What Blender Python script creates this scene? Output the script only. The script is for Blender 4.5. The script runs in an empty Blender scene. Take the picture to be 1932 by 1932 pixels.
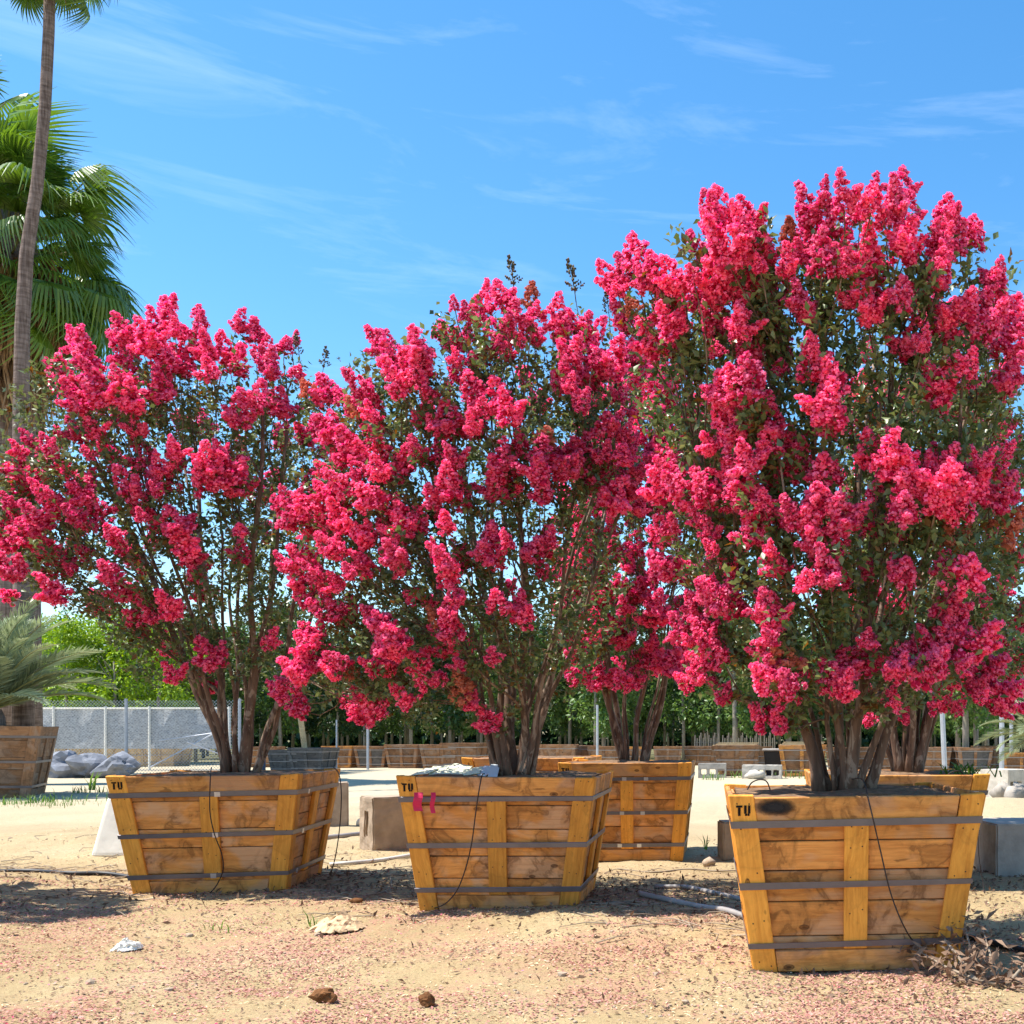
import bpy, bmesh, math, random
import numpy as np
from mathutils import Vector, Matrix, noise as mnoise

# ------------------------------------------------------------------ camera, sky, sun, exposure
R = math.radians
SC = bpy.context.scene
COL = SC.collection
F = 2093.0; PX0 = 1450.0; PY0 = 1385.0; EYE = 1.32        # photo pixels measured on a 1932 px wide copy
cam_d = bpy.data.cameras.new('camera'); cam = bpy.data.objects.new('camera', cam_d); COL.objects.link(cam)
cam.location = (0, 0, EYE); cam.rotation_euler = (R(90), 0, 0)
cam_d.sensor_width = 36; cam_d.lens = 36 * F / 1932
cam_d.shift_x = -(PX0 - 966) / 1932; cam_d.shift_y = (PY0 - 966) / 1932
cam_d.clip_end = 6000; cam_d.clip_start = 0.05
SC.camera = cam
SC.view_settings.view_transform = 'Standard'; SC.view_settings.look = 'None'
SC.view_settings.exposure = 1.15; SC.view_settings.gamma = 1; SC.view_settings.use_curve_mapping = False
try:
    SC.cycles.transparent_max_bounces = 16; SC.cycles.max_bounces = 8; SC.cycles.diffuse_bounces = 4
except Exception: pass

SUN_EL = 64.0
sdir = Vector((-1.0, -0.14, 0)).normalized()               # horizontal direction TOWARDS the sun
sun_vec = Vector((sdir.x * math.cos(R(SUN_EL)), sdir.y * math.cos(R(SUN_EL)), math.sin(R(SUN_EL))))
sd = bpy.data.lights.new('sun', 'SUN'); sd.energy = 4.1; sd.angle = R(0.53); sd.color = (1, 0.955, 0.88)
so = bpy.data.objects.new('sun', sd); COL.objects.link(so); so.location = (0, 0, 30)
so.rotation_euler = sun_vec.to_track_quat('Z', 'Y').to_euler()

W = bpy.data.worlds.new('World'); SC.world = W; W.use_nodes = True
nt = W.node_tree; nt.nodes.clear()
wo = nt.nodes.new('ShaderNodeOutputWorld'); bg = nt.nodes.new('ShaderNodeBackground')
sky = nt.nodes.new('ShaderNodeTexSky'); sky.sky_type = 'NISHITA'; sky.sun_disc = False
sky.sun_elevation = R(SUN_EL); sky.sun_rotation = math.atan2(sdir.x, sdir.y)
sky.altitude = 0; sky.air_density = 1.0; sky.dust_density = 0.35; sky.ozone_density = 2.2
bg.inputs['Strength'].default_value = 0.12
tc = nt.nodes.new('ShaderNodeTexCoord')
hs = nt.nodes.new('ShaderNodeHueSaturation'); hs.inputs['Saturation'].default_value = 1.30
hs.inputs['Value'].default_value = 1.0; hs.inputs['Hue'].default_value = 0.494
nt.links.new(sky.outputs[0], hs.inputs['Color'])
# thin cirrus: noise on the view direction, stretched level
mp = nt.nodes.new('ShaderNodeMapping'); mp.inputs['Scale'].default_value = (1.9, 1.9, 11.0); mp.inputs['Rotation'].default_value = (0, R(-5), 0); mp.inputs['Location'].default_value = (3.7, 1.2, .4)
n1 = nt.nodes.new('ShaderNodeTexNoise'); n1.inputs['Scale'].default_value = 2.1; n1.inputs['Detail'].default_value = 9
n1.inputs['Roughness'].default_value = 0.62; n1.inputs['Distortion'].default_value = 0.6
cr = nt.nodes.new('ShaderNodeValToRGB'); cr.color_ramp.elements[0].position = 0.53; cr.color_ramp.elements[1].position = 0.95
cr.color_ramp.elements[0].color = (0, 0, 0, 1); cr.color_ramp.elements[1].color = (.24, .24, .24, 1)
mx = nt.nodes.new('ShaderNodeMix'); mx.data_type = 'RGBA'
mx.inputs['B'].default_value = (6.2, 7.0, 8.2, 1)
for a, b in ((tc.outputs['Generated'], mp.inputs[0]), (mp.outputs[0], n1.inputs[0]), (n1.outputs[0], cr.inputs[0]),
             (cr.outputs[0], mx.inputs['Factor']), (hs.outputs[0], mx.inputs['A']), (mx.outputs['Result'], bg.inputs[0]), (bg.outputs[0], wo.inputs[0])):
    nt.links.new(a, b)

# ------------------------------------------------------------------ helpers
rnd = random.Random(7); rng = np.random.default_rng(7)

def P(px, py, D):                    # photo pixel at distance D -> world point
    return Vector(((px - PX0) * D / F, D, EYE + (PY0 - py) * D / F))

def mesh(name, V, Fc, mat=None, smooth=False):
    me = bpy.data.meshes.new(name)
    if isinstance(Fc, np.ndarray):
        V = np.asarray(V, dtype=np.float32); n, k = Fc.shape
        me.vertices.add(len(V)); me.vertices.foreach_set('co', V.ravel())
        me.loops.add(n * k); me.loops.foreach_set('vertex_index', Fc.astype(np.int32).ravel())
        me.polygons.add(n); me.polygons.foreach_set('loop_start', np.arange(0, n * k, k, dtype=np.int32))
        me.update(calc_edges=True); me.validate()
    else:
        me.from_pydata([tuple(v) for v in V], [], Fc); me.update()
    if smooth: me.polygons.foreach_set('use_smooth', np.ones(len(me.polygons), dtype=bool))
    if mat:
        for m in (mat if isinstance(mat, (list, tuple)) else [mat]): me.materials.append(m)
    return me

def obj(name, me, parent=None, mat=None, M=None, **props):
    o = bpy.data.objects.new(name, me); COL.objects.link(o)
    if mat and not me.materials: me.materials.append(mat)
    if parent: o.parent = parent
    if M is not None: o.matrix_local = M
    for k, v in props.items():
        if v: o[k] = v
    return o

def thing(name, label, cat, loc=(0, 0, 0), rot=(0, 0, 0), group=None):
    o = bpy.data.objects.new(name, None); COL.objects.link(o); o.empty_display_size = .2
    o.location = loc; o.rotation_euler = rot
    o['label'] = label; o['category'] = cat
    if group: o['group'] = group
    return o

def copy_tree(o, parent=None):
    c = o.copy(); COL.objects.link(c); c.parent = parent
    for ch in list(o.children): copy_tree(ch, c)
    return c

class MB:
    def __init__(s): s.v = []; s.f = []
    def add(s, vs, fs):
        b = len(s.v); s.v += [tuple(v) for v in vs]; s.f += [tuple(i + b for i in f) for f in fs]
    def box(s, c, d, M=None):
        x, y, z = c; a, b, e = d[0] / 2, d[1] / 2, d[2] / 2
        vs = [Vector((x + i * a, y + j * b, z + k * e)) for i in (-1, 1) for j in (-1, 1) for k in (-1, 1)]
        if M is not None: vs = [M @ v for v in vs]
        s.add(vs, HEX)
    def tube(s, pts, rad, n=6, cap=True):
        pts = [Vector(p) for p in pts]; k = len(pts)
        rad = rad if hasattr(rad, '__len__') else [rad] * k
        ref = None; b = len(s.v)
        for i, p in enumerate(pts):
            t = (pts[min(i + 1, k - 1)] - pts[max(i - 1, 0)])
            t = t.normalized() if t.length > 1e-9 else Vector((0, 0, 1))
            if ref is None:
                ref = Vector((1, 0, 0)) if abs(t.x) < .8 else Vector((0, 1, 0))
            u = (ref - t * ref.dot(t)).normalized(); w = t.cross(u); ref = u
            for j in range(n):
                a = 2 * math.pi * j / n
                s.v.append(tuple(p + (u * math.cos(a) + w * math.sin(a)) * rad[i]))
        for i in range(k - 1):
            for j in range(n):
                a = b + i * n + j; c = b + i * n + (j + 1) % n
                s.f.append((a, c, c + n, a + n))
        if cap:
            s.f.append(tuple(b + j for j in reversed(range(n)))); s.f.append(tuple(b + (k - 1) * n + j for j in range(n)))
    def mesh(s, name, mat=None, smooth=False): return mesh(name, s.v, s.f, mat, smooth)
HEX = [(0, 1, 3, 2), (4, 6, 7, 5), (0, 4, 5, 1), (2, 3, 7, 6), (0, 2, 6, 4), (1, 5, 7, 3)]

def bez(p0, p1, p2, p3, n):
    out = []
    for i in range(n + 1):
        t = i / n; s = 1 - t
        out.append(p0 * s**3 + p1 * (3 * s * s * t) + p2 * (3 * s * t * t) + p3 * t**3)
    return out

def bevel_mesh(me, w, seg=1):
    bm = bmesh.new(); bm.from_mesh(me)
    bmesh.ops.bevel(bm, geom=bm.edges[:], offset=w, segments=seg, affect='EDGES', profile=.6)
    bm.to_mesh(me); bm.free(); return me

def voxel(name, xs, ys, zs, solid, mat, bev=.012, rough=0.0, seed=0):
    """one closed mesh from a grid of filled cells (blocks with openings)"""
    V = {}; vs = []; fs = []
    def vid(i, j, k):
        if (i, j, k) not in V: V[(i, j, k)] = len(vs); vs.append((xs[i], ys[j], zs[k]))
        return V[(i, j, k)]
    nx, ny, nz = len(xs) - 1, len(ys) - 1, len(zs) - 1
    S = lambda i, j, k: 0 <= i < nx and 0 <= j < ny and 0 <= k < nz and solid(i, j, k)
    for i in range(nx):
        for j in range(ny):
            for k in range(nz):
                if not S(i, j, k): continue
                if not S(i - 1, j, k): fs.append((vid(i, j, k), vid(i, j, k + 1), vid(i, j + 1, k + 1), vid(i, j + 1, k)))
                if not S(i + 1, j, k): fs.append((vid(i + 1, j, k), vid(i + 1, j + 1, k), vid(i + 1, j + 1, k + 1), vid(i + 1, j, k + 1)))
                if not S(i, j - 1, k): fs.append((vid(i, j, k), vid(i + 1, j, k), vid(i + 1, j, k + 1), vid(i, j, k + 1)))
                if not S(i, j + 1, k): fs.append((vid(i, j + 1, k), vid(i, j + 1, k + 1), vid(i + 1, j + 1, k + 1), vid(i + 1, j + 1, k)))
                if not S(i, j, k - 1): fs.append((vid(i, j, k), vid(i, j + 1, k), vid(i + 1, j + 1, k), vid(i + 1, j, k)))
                if not S(i, j, k + 1): fs.append((vid(i, j, k + 1), vid(i + 1, j, k + 1), vid(i + 1, j + 1, k + 1), vid(i, j + 1, k + 1)))
    me = mesh(name, vs, fs, mat)
    bm = bmesh.new(); bm.from_mesh(me)
    es = [e for e in bm.edges if len(e.link_faces) == 2 and e.link_faces[0].normal.angle(e.link_faces[1].normal) > .5]
    if bev: bmesh.ops.bevel(bm, geom=es, offset=bev, segments=2, affect='EDGES')
    if rough:
        bmesh.ops.subdivide_edges(bm, edges=[e for e in bm.edges if e.calc_length() > .12], cuts=3, use_grid_fill=True)
        for v in bm.verts:
            n = mnoise.noise_vector(v.co * 9 + Vector((seed * 7.3, 0, 0))); v.co += n * rough
    bm.to_mesh(me); bm.free(); return me

# ------------------------------------------------------------------ materials
class NM:
    """small node-material builder"""
    def __init__(s, name):
        s.m = bpy.data.materials.new(name); s.m.use_nodes = True; s.t = s.m.node_tree
        s.b = s.t.nodes['Principled BSDF']; s.out = s.t.nodes['Material Output']
    def n(s, typ, ins=None, **at):
        x = s.t.nodes.new('ShaderNode' + typ)
        for k, v in at.items(): setattr(x, k, v)
        for k, v in (ins or {}).items():
            if hasattr(v, 'is_linked') or hasattr(v, 'links'): s.t.links.new(v, x.inputs[k])
            else: x.inputs[k].default_value = v
        return x
    def l(s, a, b): s.t.links.new(a, b)
    def ramp(s, fac, stops, interp='LINEAR'):
        r = s.n('ValToRGB', {0: fac}); cr = r.color_ramp; cr.interpolation = interp
        while len(cr.elements) > len(stops): cr.elements.remove(cr.elements[-1])
        while len(cr.elements) < len(stops): cr.elements.new(1)
        for e, (p, c) in zip(cr.elements, stops):
            e.position = p; e.color = (c, c, c, 1) if not hasattr(c, '__len__') else (*c[:3], 1)
        return r.outputs[0]
    def mix(s, f, a, b, mode='MIX'):
        x = s.n('Mix', data_type='RGBA', blend_type=mode)
        for k, v in (('Factor', f), ('A', a), ('B', b)):
            if hasattr(v, 'links'): s.l(v, x.inputs[k])
            elif k == 'Factor': x.inputs[k].default_value = v
            else: x.inputs[k].default_value = (*v, 1)
        return x.outputs['Result']
    def noise(s, vec, scale, detail=4, rough=.55, dist=0):
        return s.n('TexNoise', {'Vector': vec, 'Scale': scale, 'Detail': detail, 'Roughness': rough, 'Distortion': dist}).outputs[0]
    def bump(s, h, strength=.3, dist=.01):
        b = s.n('Bump', {'Height': h, 'Strength': strength, 'Distance': dist}); s.l(b.outputs[0], s.b.inputs['Normal'])
    def setb(s, **k):
        for a, v in k.items():
            i = s.b.inputs[a.replace('_', ' ')]
            if hasattr(v, 'links'): s.l(v, i)
            else: i.default_value = (*v, 1) if hasattr(v, '__len__') and len(v) == 3 else v

def plain(name, col, rough=.7, var=.25, scale=8, metal=0, bump=.2, spec=.3):
    m = NM(name); tc = m.n('TexCoord').outputs['Object']; ri = m.n('ObjectInfo').outputs['Random']
    v = m.n('VectorMath', {0: tc}, operation='ADD'); mu = m.n('Math', {0: ri, 1: 37.0}, operation='MULTIPLY'); m.l(mu.outputs[0], v.inputs[1])
    n = m.noise(v.outputs[0], scale, 6, .6)
    c0 = tuple(c * (1 - var) for c in col); c1 = tuple(min(1, c * (1 + var)) for c in col)
    m.setb(Base_Color=m.ramp(n, [(.3, c0), (.7, c1)]), Roughness=rough, Metallic=metal, Specular_IOR_Level=spec)
    if bump: m.bump(m.noise(v.outputs[0], scale * 4, 5), bump, .01)
    return m.m

def wood(name, light, dark, stain=.5, stain_col=(.12, .045, .012), pink=None, ribs=False):
    m = NM(name); oc = m.n('TexCoord').outputs['Object']; ri = m.n('ObjectInfo').outputs['Random']
    off = m.n('Math', {0: ri, 1: 61.0}, operation='MULTIPLY').outputs[0]
    v = m.n('VectorMath', {0: oc, 1: off}, operation='ADD').outputs[0]
    g = m.n('Mapping', {'Vector': v, 'Scale': (1.6, 14, 22)}).outputs[0]
    warp = m.noise(v, 2.2, 3); 
    gv = m.n('VectorMath', {0: g}, operation='ADD'); sc = m.n('VectorMath', {0: warp, 1: (0, 2.2, 2.8)}, operation='MULTIPLY'); m.l(sc.outputs[0], gv.inputs[1])
    grain = m.noise(gv.outputs[0], 1.5, 8, .65)
    col = m.ramp(grain, [(.28, dark), (.55, light), (.8, tuple(min(1, c * 1.18) for c in light))])
    if pink is not None:             # weathered, greyer pinkish zones
        pv = m.n('Mapping', {'Vector': v, 'Scale': (1.3, 1, 2.2)}).outputs[0]
        pf = m.ramp(m.noise(pv, 2.3, 3, .5, .4), [(.47, 0), (.60, .75)])
        col = m.mix(pf, col, pink)
    if stain:
        sv = m.n('Mapping', {'Vector': v, 'Scale': (2.6, 1, 2.4)}).outputs[0]
        s1 = m.noise(sv, 1.7, 6, .58, .7)
        edge = m.ramp(s1, [(.46, 0), (.545, .42 * stain), (.575, .95 * stain), (.63, .45 * stain), (.75, .62 * stain)])
        col = m.mix(edge, col, stain_col)
        s2 = m.ramp(m.noise(m.n('Mapping', {'Vector': v, 'Scale': (5, 3, 12)}).outputs[0], 1.0, 4, .5, .5), [(.66, 0), (.71, .8 * stain)])
        col = m.mix(s2, col, tuple(c * .6 for c in stain_col))
    kn = m.n('TexVoronoi', {'Vector': m.n('Mapping', {'Vector': v, 'Scale': (3.1, 1, 6.0)}).outputs[0], 'Scale': 1.0, 'Randomness': 1.0}).outputs['Distance']
    kf = m.ramp(kn, [(.035, .95), (.06, .6), (.085, .85), (.11, 0)])
    col = m.mix(kf, col, tuple(c * .55 for c in stain_col))
    br = m.n('MapRange', {'Value': ri, 'To Min': .82, 'To Max': 1.25}).outputs[0]
    fg = m.noise(m.n('Mapping', {'Vector': v, 'Scale': (2.5, 40, 75)}).outputs[0], 1.0, 5, .7)
    col = m.mix(m.ramp(fg, [(.34, .38), (.50, 0)]), col, tuple(c * .8 for c in dark))
    hv = m.n('HueSaturation', {'Color': col, 'Value': br, 'Saturation': 1.0}).outputs[0]
    m.setb(Base_Color=hv, Roughness=.72, Specular_IOR_Level=.25)
    fine = m.noise(m.n('Mapping', {'Vector': v, 'Scale': (3, 60, 90)}).outputs[0], 1.0, 5, .7)
    m.bump(m.n('Math', {0: grain, 1: fine}, operation='ADD').outputs[0], .5, .006)
    return m.m

def leafmat(name, c0, c1, trans=.35, rough=.42, spec=.5, tcol=None, objvar=.2):
    m = NM(name); isl = m.n('NewGeometry').outputs['Random Per Island']; ri = m.n('ObjectInfo').outputs['Random']
    col = m.ramp(isl, [(0, c0), (1, c1)])
    br = m.n('MapRange', {'Value': ri, 'To Min': 1 - objvar, 'To Max': 1 + objvar}).outputs[0]
    col = m.n('HueSaturation', {'Color': col, 'Value': br}).outputs[0]
    m.setb(Base_Color=col, Roughness=rough, Specular_IOR_Level=spec)
    tr = m.n('BsdfTranslucent')
    if tcol is None: m.l(m.n('HueSaturation', {'Color': col, 'Value': 1.5, 'Saturation': 1.1, 'Hue': .485}).outputs[0], tr.inputs[0])
    else: tr.inputs[0].default_value = (*tcol, 1)
    ms = m.n('MixShader', {0: trans}); m.l(m.b.outputs[0], ms.inputs[1]); m.l(tr.outputs[0], ms.inputs[2]); m.l(ms.outputs[0], m.out.inputs[0])
    return m.m

M_batten = wood('batten_wood', (.78, .335, .050), (.56, .20, .024), .25, (.17, .06, .012))
M_plank = wood('plank_wood', (.69, .285, .068), (.48, .165, .033), .70, (.11, .038, .010), pink=(.60, .34, .18))
M_band = wood('band_wood', (.66, .29, .072), (.46, .17, .035), .68, (.12, .042, .012), pink=(.47, .25, .13))
M_oldwood = wood('old_wood', (.30, .15, .07), (.19, .09, .04), .5, (.06, .028, .014), pink=(.28, .19, .13))
M_greywood = wood('grey_wood', (.15, .135, .12), (.08, .07, .065), .4, (.02, .02, .02))
M_palewood = wood('pale_wood', (.52, .38, .20), (.38, .25, .12), .3, (.15, .09, .04))
M_strap = plain('strap_steel', (.155, .14, .15), .42, .18, 5, .55, .05, .5)
M_clip = plain('clip_steel', (.55, .55, .58), .3, .1, 5, .7, 0, .5)
M_ink = plain('stencil_ink', (.012, .010, .010), .8, .1, 20, 0, 0, .1)
M_soil = plain('soil', (.20, .125, .075), .95, .5, 18, 0, .8, .1)
M_conc = plain('concrete', (.50, .45, .38), .9, .22, 5, 0, .5, .2)
M_concb = plain('brown_concrete', (.36, .27, .19), .92, .25, 6, 0, .5, .2)
M_concg = plain('grey_concrete', (.36, .32, .275), .92, .22, 5, 0, .5, .2)
M_white = plain('white_concrete', (.74, .71, .63), .8, .10, 5, 0, .25, .25)
M_rock = plain('rock_blue_grey', (.20, .21, .24), .9, .35, 3, 0, .6, .2)
M_clod = plain('clod_brown', (.17, .075, .03), .95, .5, 25, 0, .9, .1)
M_steel = plain('galvanised', (.46, .47, .50), .45, .12, 6, .5, .05, .5)
M_dark = plain('black_plastic', (.02, .02, .022), .5, .2, 6, 0, .1, .4)
M_bluepost = plain('dark_blue_paint', (.03, .045, .08), .5, .2, 6, 0, .1, .4)
M_tube = plain('drip_tube', (.035, .022, .018), .55, .2, 6, 0, 0, .3)
M_pipe = plain('pvc_pipe_grey', (.30, .27, .25), .5, .22, 5, 0, .05, .4)
M_pipew = plain('pvc_pipe_pale', (.60, .57, .52), .5, .15, 5, 0, .05, .4)
M_ribbon = leafmat('pink_ribbon', (.62, .02, .08), (.75, .035, .12), .25, .5, .3)
M_card = plain('card_pale', (.78, .78, .58), .8, .15, 6, 0, .1, .2)
M_cardw = plain('card_white', (.66, .72, .76), .6, .1, 6, 0, .1, .3)
M_cloth = plain('crumpled_tan_cloth', (.62, .43, .25), .9, .25, 8, 0, .3, .1)
M_bark = None
def barkmat(name, a, b, c):
    m = NM(name); oc = m.n('TexCoord').outputs['Object']
    g = m.n('Mapping', {'Vector': oc, 'Scale': (9, 9, 1.5)}).outputs[0]
    n = m.noise(g, 2.2, 6, .6, .5); n2 = m.noise(oc, 3.0, 3)
    col = m.mix(m.ramp(m.noise(m.n('Mapping', {'Vector': oc, 'Scale': (5, 5, 1.8)}).outputs[0], 3.0, 4, .6, .8), [(.54, 0), (.58, .75)]), m.ramp(n, [(.3, a), (.65, b)]), c)
    m.setb(Base_Color=col, Roughness=.75, Specular_IOR_Level=.25); m.bump(n, .5, .01)
    return m.m
M_bark = barkmat('myrtle_bark', (.070, .038, .026), (.20, .12, .080), (.34, .25, .185))
M_trunk = barkmat('nursery_bark', (.16, .13, .10), (.30, .26, .22), (.22, .22, .15))
M_petal = leafmat('myrtle_petal', (.78, .046, .145), (.98, .260, .440), .38, .6, .18, objvar=.14)
M_petalc = leafmat('myrtle_core', (.42, .008, .045), (.54, .018, .078), .12, .8, .08, objvar=.10)  # darker core colour paints in the shade between the petals
M_faded = leafmat('faded_petal', (.45, .10, .06), (.62, .24, .16), .25, .7, .1)
M_leaf = leafmat('myrtle_leaf', (.046, .080, .020), (.175, .215, .080), .30, .38, .62)
M_leaf2 = leafmat('myrtle_leaf_new', (.09, .045, .012), (.20, .10, .02), .35, .40, .5)
M_bud = leafmat('bud', (.07, .10, .045), (.16, .09, .06), .15, .6, .2)
M_nurs = [leafmat('nursery_leaf_%s' % k, a, b, .32, .45, .45) for k, a, b in
          (('dark', (.022, .055, .016), (.055, .115, .030)), ('mid', (.050, .105, .022), (.13, .22, .045)), ('lime', (.13, .25, .012), (.30, .44, .022)))]
M_fan = leafmat('fan_leaf', (.06, .125, .018), (.15, .26, .035), .30, .38, .5)
M_thatch = leafmat('dry_frond', (.22, .125, .060), (.36, .23, .125), .12, .85, .1)
M_date = leafmat('date_leaf', (.17, .215, .11), (.33, .38, .22), .22, .5, .4)
M_stalk = plain('frond_stalk', (.20, .20, .07), .6, .2, 6, 0, 0, .3)
M_palmbark = None
m = NM('palm_trunk_bark'); oc = m.n('TexCoord').outputs['Object']
rg = m.n('Mapping', {'Vector': oc, 'Scale': (1.5, 1.5, 11)}).outputs[0]
n = m.noise(rg, 1.6, 6, .65, .3); fi = m.noise(m.n('Mapping', {'Vector': oc, 'Scale': (14, 14, 1.2)}).outputs[0], 2, 5)
mm = m.n('Math', {0: n, 1: fi}, operation='MULTIPLY').outputs[0]
m.setb(Base_Color=m.ramp(mm, [(.14, (.09, .062, .05)), (.38, (.27, .205, .175))]), Roughness=.9, Specular_IOR_Level=.15); m.bump(mm, .8, .03)
M_palmbark = m.m
M_grass = leafmat('weed_grass', (.06, .14, .02), (.14, .26, .05), .3, .5, .3)
M_dead = leafmat('dead_leaf', (.14, .085, .055), (.30, .20, .135), .15, .8, .1)
M_twig = plain('dry_twig', (.30, .235, .17), .85, .3, 8, 0, .3, .1)
M_litter = leafmat('litter_petal', (.34, .14, .115), (.60, .33, .26), .1, .85, .05)
M_straw = leafmat('straw', (.42, .29, .16), (.76, .60, .38), .1, .85, .1)
M_cable = plain('cable', (.05, .06, .08), .6, .1, 3, 0, 0, .2)

# sand
m = NM('sand'); g = m.n('NewGeometry').outputs['Position']
a = m.noise(g, .55, 5, .6, .3); b = m.noise(g, 6.5, 8, .68); c = m.noise(g, 46, 6, .7)
base = m.ramp(a, [(.30, (.35, .25, .125)), (.52, (.43, .325, .170)), (.72, (.51, .41, .245))])
base = m.mix(m.ramp(b, [(.35, .55), (.55, 0)]), base, (.39, .27, .15))
pk = m.n('Math', {0: m.ramp(m.noise(g, .9, 4, .6, .6), [(.46, 0), (.62, 1)]), 1: m.ramp(m.noise(g, 17, 6, .7), [(.42, 0), (.60, 1)])}, operation='MULTIPLY').outputs[0]
sep = m.n('SeparateXYZ', {0: g}).outputs['Y']
pk2 = m.n('Math', {0: pk, 1: m.ramp(m.n('MapRange', {'Value': sep, 'From Min': 4, 'From Max': 12}).outputs[0], [(.45, .75), (1, 0)])}, operation='MULTIPLY').outputs[0]
base = m.mix(pk2, base, (.44, .22, .16))
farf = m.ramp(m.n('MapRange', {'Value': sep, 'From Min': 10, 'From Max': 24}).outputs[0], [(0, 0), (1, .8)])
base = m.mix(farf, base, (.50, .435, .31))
base = m.mix(m.ramp(m.n('MapRange', {'Value': sep, 'From Min': 46, 'From Max': 56}).outputs[0], [(0, 0), (1, .9)]), base, (.13, .13, .055))
base = m.mix(m.ramp(c, [(.36, .35), (.5, 0)]), base, (.22, .14, .08))
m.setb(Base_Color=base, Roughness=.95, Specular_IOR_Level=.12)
hh = m.n('Math', {0: b, 1: m.n('Math', {0: c, 1: .45}, operation='MULTIPLY').outputs[0]}, operation='ADD').outputs[0]
m.bump(hh, .9, .035)
M_sand = m.m

# ------------------------------------------------------------------ the ground
MOUNDS = [(3.9, 17.6, 1.3, .30), (-7.6, 13.8, 2.2, .16), (-3.9, 8.1, .9, .05), (-1.2, 7.4, .8, .06), (2.3, 17.0, .8, .10), (-6.9, 9.4, 1.0, .10), (-5.9, 7.4, .8, .08)]
def gh(x, y):
    z = .035 * mnoise.noise((x * .45, y * .45, 1.7)) + .028 * mnoise.noise((x * 1.7, y * 1.7, 5)) 
    if y < 26: z += .017 * mnoise.noise((x * 5.2, y * 5.2, 9)) + .006 * mnoise.noise((x * 13, y * 13, 3))
    for mx_, my_, r_, h_ in MOUNDS:
        d2 = ((x - mx_)**2 + (y - my_)**2) / (r_ * r_)
        if d2 < 8: z += h_ * math.exp(-d2)
    return z
def axis(lo, hi, fine0, fine1, st, grow):
    out = list(np.arange(fine0, fine1, st)); s = st; v = fine1
    while v < hi: out.append(v); s *= grow; v += s
    out.append(hi); s = st; v = fine0 - st
    while v > lo: out.insert(0, v); s *= grow; v -= s
    out.insert(0, lo); return out
gx = axis(-2500, 2500, -9.0, 3.2, .075, 1.16); gy = axis(-40, 4000, 4.4, 13.0, .06, 1.075)
V = np.array([(x, y, gh(x, y) if -60 < x < 40 and y < 90 else 0.0) for y in gy for x in gx])
nx_, ny_ = len(gx), len(gy)
I = (np.arange(ny_ - 1)[:, None] * nx_ + np.arange(nx_ - 1)[None, :]).ravel()
FQ = np.stack([I, I + 1, I + 1 + nx_, I + nx_], 1)
obj('ground', mesh('ground', V, FQ, M_sand, True), kind='structure')

# ------------------------------------------------------------------ crates
def face_frame(k, Wt, Wb, H):
    a = (Wt - Wb) / 2; L = math.hypot(H, a)
    rz = Matrix.Rotation(k * math.pi / 2, 3, 'Z')
    u = rz @ Vector((1, 0, 0)); v = rz @ Vector((0, -a / L, H / L)); n = rz @ Vector((0, -H / L, -a / L))
    o = rz @ Vector((0, -Wb / 2, 0))
    return o, u, v, n, L

def board(name, parent, fr, quad, n0, n1, mat, along='u', bev=.0045, jit=.003, nails=False):
    """quad: 4 (u,v) corners bl,br,tr,tl on the face; a sawn board with its own frame, X along its grain"""
    o, u, v, n, L = fr
    pts = [o + u * a + v * b for a, b in quad]
    c = sum(pts, Vector()) / 4
    if along == 'u': X = ((pts[1] - pts[0]) + (pts[2] - pts[3])).normalized()
    else: X = ((pts[3] - pts[0]) + (pts[2] - pts[1])).normalized()
    Y = n; Z = X.cross(Y).normalized()
    M = Matrix((X, Y, Z)).transposed().to_4x4(); M.translation = c + n * ((n0 + n1) / 2 + rnd.uniform(-jit, jit) * .6)
    Mi = M.inverted(); h = (n1 - n0) / 2
    vs = [Mi @ (p + M.translation - c) for p in pts]
    V8 = [Vector((q.x, s * h, q.z)) for s in (-1, 1) for q in vs]
    fs = [(0, 1, 2, 3), (7, 6, 5, 4), (0, 4, 5, 1), (1, 5, 6, 2), (2, 6, 7, 3), (3, 7, 4, 0)]
    me = mesh(name, V8, fs, mat)
    bm = bmesh.new(); bm.from_mesh(me); bmesh.ops.recalc_face_normals(bm, faces=bm.faces)
    bmesh.ops.bevel(bm, geom=bm.edges[:], offset=bev, segments=1, affect='EDGES'); bm.to_mesh(me); bm.free()
    bo = obj(name, me, parent, M=M)
    if along == 'v' and nails:
        zs_n = sorted(q.x for q in vs); mbn = MB()
        for fx in (.06, .30, .55, .80, .955):
            for off in (-.028, .030):
                X_ = zs_n[0] + (zs_n[-1] - zs_n[0]) * fx + rnd.uniform(-.02, .02); zc = sum(q.z for q in vs) / 4 + off + (sum(q.z for q in vs if q.x > 0) - sum(q.z for q in vs if q.x < 0)) / 2 * (fx - .5) + rnd.uniform(-.008, .008)
                mbn.tube([(X_, h - .002, zc), (X_, h + .0018, zc)], .0042, 6)
        obj('nail_heads', mbn.mesh('nail_heads', M_tube), bo, kind='stuff')
    return bo

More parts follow.
